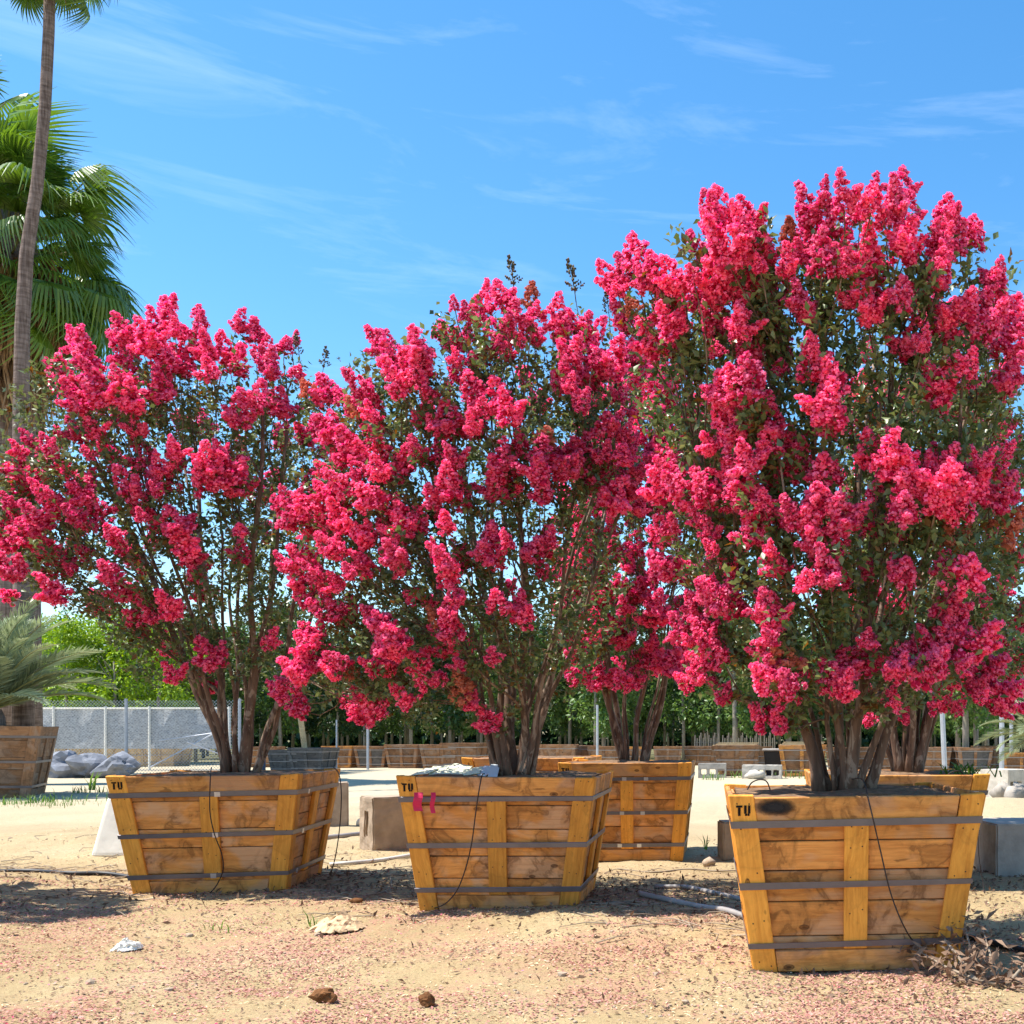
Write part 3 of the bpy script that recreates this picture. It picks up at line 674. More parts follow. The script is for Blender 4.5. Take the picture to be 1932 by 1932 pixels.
A2 += parse('1750,560 1720,640 1820,620 1780,720 1700,760 1760,800 1850,850 1900,900 1780,900 1880,660 1640,560', 0, 528, .3504)
X2 = parse("1640,800 1700,1000 1640,950 1750,900 1850,800 1870,920 1700,1050 1600,1200 1680,1300 1840,1310 1890,1240 1750,1100 1500,1380 1560,1370 1620,1430 1660,1500 1600,1540 1500,1540 1430,1600 1320,1620 1380,1500 1300,1530 1340,1600 1440,1700 1550,1640 1700,1640 1640,1720 1800,1500 1850,1440 1880,1560 1830,1630 1560,1780 1700,1840 1800,1740", 643, 338.5, .3329)
A2 += [q for q in X2 if q[0] < 1210]; A2B += [q for q in X2 if q[0] >= 1210 and q[1] >= 700]; A2B += [(1110, 800), (1140, 850), (1180, 900), (1150, 960), (1220, 940), (1260, 880), (1290, 800), (1250, 780), (1200, 740), (1300, 920), (1330, 860), (1340, 780), (1280, 1000), (1200, 1020), (1120, 1060), (1230, 1080), (1300, 1070)]
A3 = [q for q in X2 if q[0] >= 1210 and q[1] < 700] + A3[-13:] + A3[:-13]
A3 = A3[:292]

myrtle('pink flowering crape myrtle in the crate beside the white tapered block', 445, 9.75,
       [(565, 350, 410), (610, 215, 480), (660, 110, 580), (730, 90, 620), (830, 20, 640), (940, -20, 640), (1040, -30, 630), (1120, 10, 610), (1180, 200, 590), (1260, 230, 560), (1310, 300, 520)],
       A1, 1, .89, 45, 27000, faded=.03, n_stem=14, buds=((566, 655, .7), (608, 680, .7)))
myrtle('pink flowering crape myrtle in the crate with pink ribbons', 972, 8.85,
       [(505, 890, 940), (560, 830, 1030), (620, 700, 1140), (700, 660, 1210), (780, 620, 1240), (860, 600, 1250), (940, 520, 1250), (1040, 515, 1240), (1120, 550, 1240), (1200, 570, 1230), (1270, 520, 1150), (1340, 700, 1050), (1390, 880, 990)],
       A2, 2, .82, 14, 30000, faded=.03, n_stem=15, buds=((970, 520, .9), (1087, 530, 1.0), (1150, 575, .7)))
myrtle('tallest pink crape myrtle, in the crate with the black smudge', 1592, 6.9,
       [(325, 1640, 1715), (380, 1320, 1790), (450, 1140, 1860), (520, 1130, 1905), (620, 1150, 1940), (740, 1170, 1960), (860, 1200, 1970), (960, 1220, 1970), (1060, 1230, 1970), (1160, 1280, 1970), (1240, 1280, 1950), (1300, 1290, 1940), (1350, 1400, 1800), (1380, 1440, 1700)],
       A3, 3, .76, 6, 34000, n_stem=11, faded=.03)
myrtle('pink crape myrtle in the clean crate behind the ribboned crate', 1190, 12.3,
       [(665, 1180, 1290), (740, 1110, 1370), (800, 1080, 1390), (950, 1040, 1420), (1100, 1030, 1400), (1200, 1060, 1380), (1290, 1100, 1340)],
       A2B, 4, 1.12, 150, 15000, z0=.98, n_stem=10, back_only=False)
myrtle('pink crape myrtle half hidden behind the tallest one', 1718, 9.95,
       [(570, 1680, 1800), (650, 1600, 1900), (800, 1560, 1960), (1000, 1540, 1990), (1200, 1580, 1980), (1310, 1620, 1950), (1350, 1700, 1850)],
       A3B, 5, .85, 110, 22000, n_stem=11, back_only=False)
myrtle('pink crape myrtle in the crate outside the view', PX0 + (-7.5) * F / 7.9, 7.9,
       [(540, -580, -500), (700, -790, -290), (900, -860, -190), (1100, -840, -200), (1300, -710, -350)],
       [], 6, 1.0, 130, 16000, n_stem=7, back_only=False)

# ------------------------------------------------------------------ palms
def fan_leaf(seed, R0=.78, droop=.6, n=34, span=230, mat=None):
    """palmate blade: pleated segments free at their tips, which hang"""
    r = random.Random(seed); V = []; Fc = []
    for i in range(n):
        a0 = R(-span / 2 + span * i / n); a1 = R(-span / 2 + span * (i + 1) / n); am = (a0 + a1) / 2
        L = R0 * (1.0 - .28 * abs(am / R(span / 2))**2) * r.uniform(.9, 1.1); b = len(V); ks = 6
        dd = droop * r.uniform(.6, 1.3)
        for k in range(ks + 1):
            t = k / ks; rad = .03 + L * t; wdt = (math.tan((a1 - a0) / 2) * rad if t < .55 else math.tan((a1 - a0) / 2) * (.03 + L * .55) * (1 - (t - .55) / .47)); wdt = max(wdt, .002)
            sag = -dd * L * max(0, t - .45)**1.6 * 1.6 - .10 * L * t * t
            sh = max(0, t - .55) * .35 * dd * L
            c = Vector((math.sin(am) * (rad - sh), math.cos(am) * (rad - sh), sag)); s = Vector((math.cos(am), -math.sin(am), 0))
            pl = .018 * (1 - t) + .004
            V += [c - s * wdt, c + Vector((0, 0, pl)), c + s * wdt]
        for k in range(ks):
            q = b + k * 3; Fc += [(q, q + 1, q + 4, q + 3), (q + 1, q + 2, q + 5, q + 4)]
    return V, Fc
def fan_frond(seed, pet=.9, **kw):
    V, Fc = fan_leaf(seed, **kw); mb = MB()
    pts = [Vector((0, -pet + pet * t, -.18 * pet * (1 - t) * t)) for t in (0, .33, .66, 1)]
    mb.tube(pts, [.03, .02, .016, .014], 5); n0 = len(mb.f)
    mb.add(V, Fc); mb.v = [(x, y + pet, z) for x, y, z in mb.v]
    me = mb.mesh('frond', [M_stalk, M_fan]); mi = np.ones(len(me.polygons), dtype=np.int32); mi[:n0] = 0; me.polygons.foreach_set('material_index', mi)
    return me
def dead_frond(seed, L=1.3):
    r = random.Random(seed); mb = MB(); 
    for i in range(20):
        a = r.uniform(-.5, .5); l = L * r.uniform(.6, 1.05); x0 = r.uniform(-.05, .05); w = r.uniform(.012, .028)
        p = [Vector((x0 + math.sin(a) * l * t * .55, .05 * math.sin(6 * t + i) + r.uniform(-.03, .03), -l * t)) for t in (0, .35, .7, 1)]
        s = Vector((math.cos(i), math.sin(i), 0)) ; b = len(mb.v); vs = []
        for k, q in enumerate(p): ww = w * (1, 1, .8, .2)[k]; vs += [q - s * ww, q + s * ww]
        mb.add(vs, [(0, 1, 3, 2), (2, 3, 5, 4), (4, 5, 7, 6)])
    return mb.mesh('dead_frond', M_thatch)
FANS = [fan_frond(i, pet=(1.15, 1.5, 1.3, 1.65)[i % 4], R0=(.80, .9, .72, .86)[i % 4], droop=(.7, 1.0, .5, 1.3)[i % 4]) for i in range(5)]
DEAD = [dead_frond(i) for i in range(5)]
def palm(label, trunk_pts, rad, crown, n_green, scale, skirt_len, n_dead, seed, cat='palm tree', skirt_r=.55, el0=-55, el1=80):
    r = random.Random(seed); base = Vector(trunk_pts[0]); root = thing('fan_palm', label, cat, base)
    mb = MB(); mb.tube([Vector(p) - base for p in trunk_pts], rad, 14); obj('trunk', mb.mesh('trunk', M_palmbark, True), root)
    top = Vector(crown) - base
    for i in range(n_green):
        az = i * 2.39996 + r.uniform(-.3, .3); f = (i + .5) / n_green; el = R(el1 + (el0 - el1) * f**.85 + r.uniform(-8, 8))
        M = Matrix.Rotation(az, 4, 'Z') @ Matrix.Rotation(el, 4, 'X') @ Matrix.Rotation(r.uniform(-.6, .6), 4, 'Y')
        M = Matrix.Translation(top + Vector((0, 0, -1.0 * f * scale))) @ M @ Matrix.Scale(scale * r.uniform(.85, 1.12), 4)
        obj('frond', FANS[r.randrange(5)], root, M=M)
    for i in range(n_dead):
        az = i * 2.39996; f = i / max(1, n_dead - 1); rr = skirt_r * (1 - .35 * f) * r.uniform(.75, 1.05)
        p = top + Vector((math.cos(az) * rr * .75, math.sin(az) * rr * .75, -.45 * scale - f * skirt_len))
        M = Matrix.Translation(p) @ Matrix.Rotation(az + math.pi / 2, 4, 'Z') @ Matrix.Rotation(r.uniform(-.15, .3) , 4, 'X') @ Matrix.Scale(scale * r.uniform(.85, 1.2), 4)
        obj('dead_frond', DEAD[i % 5], root, M=M)
    return root
D = 25.0
tp = [(44, 1440), (44, 1200), (42, 980), (40, 780), (42, 620), (50, 480), (70, 350), (85, 200), (92, 60), (98, -175)]
pts_ = [P(x, y, D) for x, y in tp]; pts_[0].z = -.05
palm('slender leaning palm trunk rising past the bushy palm', pts_, [.24, .20, .18, .165, .15, .14, .125, .12, .115, .11], P(98, -185, D), 34, .85, .55, 16, 5, skirt_r=.5, el0=-70)
D = 29.0
tp = [(30, 1440), (30, 1100), (32, 800), (34, 560), (36, 400)]
pts_ = [P(x, y, D) for x, y in tp]; pts_[0].z = -.05
palm('bushy green fan palm with a thick skirt of dry fronds', pts_, [.62, .55, .5, .45, .4], P(14, 425, D), 140, 1.36, 3.6, 130, 9, skirt_r=1.6, el0=-46)
D = 36.0
pts_ = [P(-100, y, D) for y in (1440, 900, 300)]; pts_[0].z = -.05
palm('distant fan palm whose grey fronds reach past the slender trunk', pts_, [.4, .32, .28], P(-100, 240, D), 30, 1.6, 1.2, 14, 15, skirt_r=.8)

def date_frond(seed, L=2.6):
    r = random.Random(seed); mb = MB(); n = 12
    pts = [Vector((.05 * math.sin(t * 3 + seed), L * (t - .12 * t**3), L * (.16 * t - .36 * t**2.4))) for t in [i / n for i in range(n + 1)]]
    mb.tube(pts, [.028 * (1 - .85 * i / n) for i in range(n + 1)], 5); n0 = len(mb.f)
    m_ = 62
    for i in range(m_):
        t = .12 + .88 * i / m_; k = min(n - 1, int(t * n)); p = pts[k].lerp(pts[k + 1], t * n - k); tn = (pts[k + 1] - pts[k]).normalized()
        for s in (-1, 1):
            l = .52 * math.sin(math.pi * min(1, .25 + .75 * t))**.6 * r.uniform(.8, 1.1) * (1 if t < .9 else .7)
            d = (Vector((s * .75, 0, 0)) + tn * (.55 + .5 * t) + Vector((0, 0, r.uniform(.05, .35)))).normalized(); e = p + d * l + Vector((0, 0, -.10 * l)); mid = p + d * l * .5
            w = tn.cross(d).cross(d).normalized() * .013
            mb.add([p, mid + w, e, mid - w], [(0, 1, 2), (0, 2, 3)])
    me = mb.mesh('frond', [M_stalk, M_date]); mi = np.ones(len(me.polygons), dtype=np.int32); mi[:n0] = 0; me.polygons.foreach_set('material_index', mi)
    return me
DATE = [date_frond(i) for i in range(4)]
def date_palm(label, base, th, n, scale, seed, el=(82, -8)):
    r = random.Random(seed); root = thing('date_palm', label, 'palm tree', base)
    mb = MB(); mb.tube([(0, 0, -.03), (0, 0, th * .5), (0, 0, th)], [.24 * scale, .22 * scale, .16 * scale], 10); obj('trunk', mb.mesh('trunk', M_palmbark), root)
    for i in range(n):
        az = i * 2.39996; f = i / n; e = R(el[0] + (el[1] - el[0]) * f + r.uniform(-8, 8))
        M = Matrix.Translation((0, 0, th * .95)) @ Matrix.Rotation(az, 4, 'Z') @ Matrix.Rotation(e, 4, 'X') @ Matrix.Rotation(r.uniform(-.4, .4), 4, 'Y') @ Matrix.Scale(scale * r.uniform(.85, 1.1), 4)
        obj('frond', DATE[r.randrange(4)], root, M=M)
    return root
date_palm('feathery grey-green palm growing from the tall weathered crate', (P(-14, 0, 23.6).x, 23.6, 1.5), .35, 46, 1.02, 3, (86, 10))
date_palm('feathery palm with pale fronds near the cream holed block', (P(1975, 0, 21).x, 21, gh(P(1975, 0, 21).x, 21)), 1.35, 30, .62, 8)

# ------------------------------------------------------------------ nursery rows behind
def crown_mesh(seed, H, Rr, n, leaf, mat, z0):
    r = np.random.default_rng(seed); ncl = 34; cs = []
    for i in range(ncl):
        t = r.random()**.85; rad = Rr * (math.sin(math.pi * min(.98, .12 + .86 * t)))**.75 * math.sqrt(r.random()) * 1.0; a = r.uniform(0, 6.283)
        cs.append((math.cos(a) * rad, math.sin(a) * rad, z0 + t * (H - z0), r.uniform(.25, .55) * Rr / 1.2))
    cs = np.array(cs); k = r.integers(0, ncl, n); q = r.normal(size=(n, 3)); q /= np.linalg.norm(q, axis=1)[:, None]
    pts = cs[k, :3] + q * cs[k, 3:4] * (r.random((n, 1))**.4) * np.array([1, 1, 1.25])
    d = q + np.array([0, 0, -.25]); V, Fc = leaf_cloud(pts, d, leaf, seed); return mesh('crown', V, Fc, mat)
def trunk_mesh(seed, h, r0):
    r = random.Random(seed); mb = MB(); a = r.uniform(-.12, .12)
    mb.tube([(0, 0, -.08), (a * .3, 0, h * .35), (a * .7, .05, h * .7), (a, 0, h)], [r0 * 1.15, r0, r0 * .85, r0 * .5], 7)
    for i in range(5):
        b = r.uniform(0, 6.28); z = h * r.uniform(.62, .95); l = r.uniform(.5, 1.0)
        mb.tube([(a * .8, 0, z), (math.cos(b) * l * .6, math.sin(b) * l * .6, z + l * .7), (math.cos(b) * l, math.sin(b) * l, z + l * 1.3)], [r0 * .4, r0 * .3, r0 * .12], 4, False)
    return mb.mesh('trunk', M_trunk, True)
NC = {'dark': [crown_mesh(20 + i, 6.6 + .3 * i, 1.3, 3400, .21, M_nurs[0], 1.55) for i in range(3)],
      'mid': [crown_mesh(30 + i, 6.3 + .4 * i, 1.3, 3400, .21, M_nurs[1], 1.5) for i in range(3)],
      'lime': [crown_mesh(40 + i, 6.6, 1.7, 4200, .17, M_nurs[2], .9) for i in range(2)]}
NT = [trunk_mesh(50 + i, 4.6, .075) for i in range(4)]
def ntree(kind, x, y, s, i, label, group):
    root = thing('nursery_tree', label, 'tree', (x, y, gh(x, y) if y < 90 else 0), (0, 0, i * 1.7), group); root.scale = (s, s, s)
    obj('trunk', NT[i % 4], root); obj('crown', NC[kind][i % len(NC[kind])], root)
r = random.Random(77); k = 0
for row, (y, step) in enumerate(((53, 1.9), (57, 2.0), (61, 2.1), (66, 2.4), (72, 2.8), (80, 3.4), (90, 4.0))):
    x = (-330 - PX0) * y / F
    while x < (2250 - PX0) * y / F:
        xx = x + r.uniform(-.35, .35); px = PX0 + xx * F / y
        if not (px < 320 and row < 1):
            dark = mnoise.noise((xx * .12, y * .2, 3)) + r.uniform(-.35, .35) > -.05
            ntree('dark' if dark else 'mid', xx, y + r.uniform(-.5, .5), r.uniform(.88, 1.1), k, 'slim dark-leaved nursery tree with pole trunk in the rows' if dark else 'slim mid-green nursery tree with pole trunk in the rows', 'dark nursery trees in rows' if dark else 'mid-green nursery trees in rows'); k += 1
        x += step * r.uniform(.85, 1.15)
for i, (px, D, s) in enumerate(((80, 49, .95), (128, 48, .9), (170, 50, 1.0), (215, 48.5, .98), (258, 50, 1.02), (300, 48, .86), (340, 51, .9), (30, 50, .95))):
    ntree('lime', P(px, 0, D).x, D, s * 1.0, i, 'bright lime green bushy tree behind the chain-link fence', 'lime trees behind the fence')
# a few stouter pale trunks that stand clear at the right
for i, (px, D, h, w) in enumerate(((1388, 44, 3.4, .11), (1488, 46, 3.6, .12), (1822, 40, 3.6, .12), (1843, 42, 3.4, .10), (1862, 44, 3.3, .09), (1806, 45, 3.3, .08), (1125, 47, 3.6, .10), (1140, 48, 3.5, .09))):
    x = P(px, 0, D).x; rt = thing('nursery_tree', 'stout pale-trunked nursery tree ahead of the leafy rows', 'tree', (x, D, gh(x, D)), (0, 0, i), 'stout trees ahead of the rows'); 
    obj('trunk', trunk_mesh(90 + i, h + 1.2, w), rt); obj('crown', NC['mid'][i % 3], rt)
# far belt of foliage closing the view
V = []; Dn = []
q = np.random.default_rng(5)
n = 42000; xs_ = q.uniform(-95, 50, n); ys_ = q.uniform(97, 104, n); hs_ = 8.2 + 1.6 * np.sin(xs_ * .35) + 1.1 * np.sin(xs_ * .9 + 2); zs_ = q.random(n)**1.25 * hs_
Vv, Ff = leaf_cloud(np.stack([xs_, ys_, zs_], 1), q.normal(size=(n, 3)), .95, 5)
obj('far_wood', mesh('far_wood', Vv, Ff, M_nurs[0]), kind='stuff', label='dark green mass of far trees closing the view', category='wood')

# ------------------------------------------------------------------ far crates
def far_crate(seed, wm, wb, mat, mat2, Wt=1.25, Wb=1.0, H=.86):
    root = bpy.data.objects.new('far_crate', None)
    mb = MB(); a, b, h = Wt / 2 - .03, Wb / 2 - .03, H
    mb.add([(-b, -b, 0), (b, -b, 0), (b, b, 0), (-b, b, 0), (-a, -a, h - .02), (a, -a, h - .02), (a, a, h - .02), (-a, a, h - .02)], [(0, 1, 5, 4), (1, 2, 6, 5), (2, 3, 7, 6), (3, 0, 4, 7), (3, 2, 1, 0)])
    mb.add([(-a, -a, h - .06), (a, -a, h - .06), (a, a, h - .06), (-a, a, h - .06)], [(0, 1, 2, 3)])
    m1 = mb.mesh('panels', mat); mb2 = MB(); mb3 = MB()
    for k in range(4):
        o, u, v, n, L = face_frame(k, Wt, Wb, H)
        def bd(q, n0, n1, M_):
            M_.add([o + u * x + v * y + n * n0 for x, y in q] + [o + u * x + v * y + n * n1 for x, y in q], [(3, 2, 1, 0), (4, 5, 6, 7), (0, 1, 5, 4), (1, 2, 6, 5), (2, 3, 7, 6), (3, 0, 4, 7)])
        for s in (-1, 0, 1):
            c0, c1 = s * (Wb / 2 - .055), s * (Wt / 2 - .055); bd([(c0 - .05, 0), (c0 + .05, 0), (c1 + .05, L), (c1 - .05, L)], -.028, .006, mb2)
        for v0, v1 in ((0, .10), (L - .11, L - .004)):
            w0, w1 = Wb / 2 + (Wt - Wb) / 2 * v0 / L - .11, Wb / 2 + (Wt - Wb) / 2 * v1 / L - .11; bd([(-w0, v0), (w0, v0), (w1, v1), (-w1, v1)], -.028, .001, mb2)
        for lv in (.2, .52, .84):
            w = Wb / 2 + (Wt - Wb) / 2 * lv + .006; bd([(-w, lv * L - .014), (w, lv * L - .014), (w, lv * L + .014), (-w, lv * L + .014)], .007, .010, mb3)
    return m1, mb2.mesh('battens', mat2), mb3.mesh('straps', M_pipe)
FC = {'brown': far_crate(1, 0, 0, M_oldwood, M_oldwood), 'amber': far_crate(2, 0, 0, M_oldwood, M_band), 'dark': far_crate(3, 0, 0, M_greywood, M_oldwood), 'grey': far_crate(4, 0, 0, M_greywood, M_greywood), 'pale': far_crate(5, 0, 0, M_palewood, M_palewood)}
FLAB = {'brown': 'weathered brown crate in the distant row', 'amber': 'amber crate in the distant row before the nursery trees', 'dark': 'dark stained crate in the distant row', 'grey': 'grey wire-bound crate beyond the ribboned crate', 'pale': 'pale sunlit crate behind the chain-link fence'}
def fcrate(kind, px, D, s=1.0, rot=0, label=None, group=None):
    x = P(px, 0, D).x; rt = thing('far_crate', label or FLAB[kind], 'crate', (x, D, gh(x, D) - .01), (0, 0, R(rot)), None if group == 'single' else (FLAB[kind] + 's')); rt.scale = (s, s, s)
    for nm, me in zip(('panels', 'battens', 'straps'), FC[kind]): obj(nm, me, rt)
    return rt
for px, D, s, rot in ((548, 38, .92, 4), (592, 38, 1.0, -5)): fcrate('grey', px, D, s, rot)
for kind, px, D, s, rot in (('brown', 500, 44, .95, 6), ('amber', 648, 44, 1.0, -4), ('amber', 684, 46.5, .9, 8), ('dark', 708, 43.5, 1.0, 0), ('amber', 742, 47, .9, 3), ('brown', 768, 43, 1.05, -3), ('brown', 806, 46, 1.0, 9),
                            ('brown', 835, 42, 1.1, 2), ('brown', 878, 42, 1.15, -6), ('brown', 915, 44, 1.0, 3), ('brown', 1005, 43, 1.0, -3), ('brown', 1055, 42.5, 1.1, 5), ('brown', 1100, 44, 1.0, 2), ('brown', 1145, 43, 1.0, -5), ('amber', 1200, 46, .95, 0), ('brown', 1260, 46, .95, 5), ('brown', 1320, 47, .95, -4), ('brown', 1350, 47, .9, 0),
                            ('brown', 1590, 40, 1.0, -3), ('brown', 1640, 41, 1.0, 4), ('brown', 1690, 41, 1.0, 0), ('brown', 1760, 40, 1.0, -4), ('brown', 1800, 41, 1.0, 2), ('dark', 1835, 40, 1.0, 0), ('brown', 1870, 42, 1.0, 3), ('amber', 1925, 33, .9, -9), ('brown', 1430, 46, .95, 0)):
    fcrate(kind, px, D, s, rot)
for i, px in enumerate((85, 125, 165, 205, 245, 282, 318)): fcrate('pale', px, 45.5, 1.1, (i % 3 - 1) * 4)
fcrate('brown', 1390, 35, 1.12, 3, 'brown crate with open dark front behind the grey holed block', 'single')
fcrate('amber', 1515, 35, 1.15, -5, 'orange crate with pale boards on top beside the black bin', 'single')
def lid(px, D, z, w, label):
    x = P(px, 0, D).x; mb = MB()
    for i in range(3): mb.box(((i - 1) * .07, (i - 1) * .3, i * .035), (w, .24, .03), Matrix.Rotation(R((i - 1) * 3), 4, 'Z'))
    obj('loose_boards', mb.mesh('loose_boards', M_palewood), None, M=Matrix.Translation((x, D, z)), label=label, category='boards')
lid(1390, 35, .965, 1.3, 'pale loose boards lying on the dark-fronted brown crate'); lid(1515, 35, .99, 1.3, 'pale loose boards lying on the orange crate')
# black bin
x = P(1461, 0, 35.5).x; bn = thing('waste_bin', 'black plastic bin with a lid between two distant crates', 'bin', (x, 35.5, gh(x, 35.5) - .01))
mb = MB(); mb.add([(-.26, -.26, 0), (.26, -.26, 0), (.26, .26, 0), (-.26, .26, 0), (-.34, -.34, .78), (.34, -.34, .78), (.34, .34, .78), (-.34, .34, .78)], [(0, 1, 5, 4), (1, 2, 6, 5), (2, 3, 7, 6), (3, 0, 4, 7), (3, 2, 1, 0), (4, 5, 6, 7)])
obj('body', bevel_mesh(mb.mesh('body', M_dark), .02), bn); mb = MB(); mb.box((0, 0, .82), (.76, .76, .075)); obj('lid', bevel_mesh(mb.mesh('lid', M_concg), .02), bn)

# ------------------------------------------------------------------ chain-link fence and screen, left
fx0, fx1, fy = P(40, 0, 37).x, P(452, 0, 37).x, 37.0
scr = thing('fence_screen', 'pale grey woven screen stretched behind the chain-link fence', 'screen', (0, 0, 0))
m = NM('screen_cloth'); oc = m.n('TexCoord').outputs['Object']
a = m.noise(m.n('Mapping', {'Vector': oc, 'Scale': (7, 1, 26)}).outputs[0], 1.6, 6, .7); b = m.n('TexVoronoi', {'Vector': oc, 'Scale': 9.0}).outputs['Distance']
m.setb(Base_Color=m.mix(m.ramp(b, [(.2, .5), (.6, 0)]), m.ramp(a, [(.34, (.11, .115, .12)), (.60, (.50, .51, .52))]), (.26, .27, .28)), Roughness=.8); m.bump(a, .6, .02)
M_screen = m.m
sx0, sx1 = P(62, 0, 41).x, P(432, 0, 41).x; N = 24; vs = []
for i in range(N + 1):
    xx = sx0 + (sx1 - sx0) * i / N; w_ = .05 * math.sin(i * 1.3)
    for zz in (.78, 1.5, 2.27): vs += [(xx, 41 + w_ * (zz - 1), zz), (xx, 41.03 + w_ * (zz - 1), zz)]
fs = []
for i in range(N):
    A, B = i * 6, (i + 1) * 6
    fs += [(A, B, B + 2, A + 2), (A + 2, B + 2, B + 4, A + 4), (A + 3, B + 3, B + 1, A + 1), (A + 5, B + 5, B + 3, A + 3), (A + 4, B + 4, B + 5, A + 5), (A, A + 1, B + 1, B)]
obj('cloth', mesh('cloth', vs, fs, M_screen), scr)
for px in (100, 198, 281, 432):
    xx = P(px, 0, 40.9).x; mb = MB(); mb.tube([(xx, 40.93, gh(xx, 40.9) - .1), (xx, 40.93, 2.34)], .045, 8); obj('post', mb.mesh('post', M_white), scr)
mb = MB(); mb.tube([(sx0, 40.95, 2.27), (sx1, 40.95, 2.27)], .035, 6); obj('top_rail', mb.mesh('top_rail', M_white), scr)
fen = thing('chain_link_fence', 'galvanised chain-link fence running past the blue-grey boulders', 'fence', (0, 0, 0))
mb = MB(); hgt = 2.45; sp = .11; nn = int((fx1 - fx0) / sp)
for i in range(-int(hgt / sp), nn):
    for s in (0, 1):
        xa = fx0 + i * sp; xb = xa + hgt
        za, zb = (0.02, hgt) if s == 0 else (hgt, .02)
        if xa < fx0: t = (fx0 - xa) / (xb - xa); za = za + (zb - za) * t; xa = fx0
        if xb > fx1: t = (fx1 - xa) / (xb - xa); zb = za + (zb - za) * t; xb = fx1
        if xb - xa < .02: continue
        d = .0065; yy = fy + (.004 if s else -.004)
        mb.add([(xa - d, yy, za), (xa + d, yy, za), (xb + d, yy, zb), (xb - d, yy, zb), (xa, yy + .007, za), (xb, yy + .007, zb)], [(0, 1, 2, 3), (1, 4, 5, 2), (4, 0, 3, 5)])
obj('chain_mesh', mb.mesh('chain_mesh', M_steel), fen, kind='stuff')
for px in (62, 238, 497):
    xx = min(P(px, 0, fy).x, fx1); mb = MB(); mb.tube([(xx, fy, gh(xx, fy) - .1), (xx, fy, 2.5)], .05, 8); obj('post', mb.mesh('post', M_steel), fen)
mb = MB(); mb.tube([(fx0, fy - .03, .12), (fx1, fy - .03, .12)], .012, 5); obj('tension_wire', mb.mesh('tension_wire', M_steel), fen)
# boulders
def rock(name, label, cat, x, y, s, seed, mat, rough=.28, flat=.7, sub=3, group=None, sink=.2):
    bm = bmesh.new(); bmesh.ops.create_icosphere(bm, subdivisions=sub, radius=1)
    for v in bm.verts:
        p = v.co.copy(); d = mnoise.noise(p * 1.3 + Vector((seed * 3.1, 0, 0))) * rough * 1.6 + mnoise.noise(p * 3.1 + Vector((0, seed, 0))) * rough * .55
        c = p * (1 + d)
        for q in range(5):                          # a few chiselled planes
            n_ = mnoise.random_unit_vector() if False else Vector((math.sin(seed * 5 + q * 2.1), math.cos(seed * 3 + q * 1.7), math.sin(q * 2.9 + seed))).normalized()
            e = c.dot(n_) - .80
            if e > 0: c -= n_ * e * .85
        v.co = Vector((c.x * s[0], c.y * s[1], c.z * s[2] * flat))
    me = bpy.data.meshes.new(name); bm.to_mesh(me); bm.free(); me.materials.append(mat)
    for p_ in me.polygons: p_.use_smooth = sub < 3
    return obj(name, me, None, M=Matrix.Translation((x, y, gh(x, y) + s[2] * flat * (1 - sink))), label=label, category=cat, group=group)
for i, (px, sx, sz) in enumerate(((118, .62, .5), (168, .50, .5), (225, .55, .44))):
    rock('boulder', ('long blue-grey boulder beside the tall weathered crate', 'split blue-grey boulder between two others at the fence', 'rounded blue-grey boulder at the chain-link post')[i], 'boulder', P(px, 0, 34).x, 34, (sx * 1.1, .5, sz * 1.05), i + 4, M_rock, .42, .85, 3)
# pipe braces near the left trunk
for (a, b, lab) in (((285, 1447), (415, 1378), 'long grey steel pipe propped behind the left myrtle stems'), ((300, 1398), (405, 1383), 'grey pipe lying level against the chain-link fence'), ((352, 1400), (440, 1432), 'grey pipe slanting down to the fence foot')):
    p0, p1 = P(*a, 34), P(*b, 34.6); p0.z = max(p0.z, .03); mb = MB(); mb.tube([p0 - p0, p1 - p0], .022, 7)
    obj('steel_pipe', mb.mesh('steel_pipe', M_steel), None, M=Matrix.Translation(p0), label=lab, category='pipe')
for px, D, top, w, mat, lab in ((497, 30, 1398, .06, M_bluepost, 'short dark blue post beside the left myrtle stems'), (582, 38.5, 1325, .10, M_palewood, 'leaning pale stake rising from the grey crates'), (635, 40, 1358, .03, M_steel, 'thin steel stake in front of the amber distant crate'), (694, 41, 1320, .05, M_steel, 'thin green-grey pole with a crossbar stub'),
                             (1785, 25, 1318, .058, M_steel, 'shiny leaning steel pole behind the right crates'), (1890, 32, 1325, .075, M_steel, 'bright steel post beside the pale-fronded palm'), (1908, 34, 1342, .06, M_steel, 'second bright steel post beside the pale-fronded palm'), (1127, 40, 1330, .045, M_steel, 'steel stake beside the stems of the rear myrtle')):
    x = P(px, 0, D).x; zt = P(0, top, D).z; z0 = gh(x, D) - .15; mb = MB(); tl = -.10 if px == 1785 else (-.35 if px == 582 else 0)
    mb.tube([(0, 0, 0), (tl * .5, 0, (zt - z0) * .5), (tl, 0, zt - z0)], [w, w, w * .95], 8)
    if px == 694: mb.tube([(0, 0, zt - z0 - .02), (.5, 0, zt - z0 - .02)], .03, 6)
    obj('post', mb.mesh('post', mat), None, M=Matrix.Translation((x, D, z0)), label=lab, category='post')
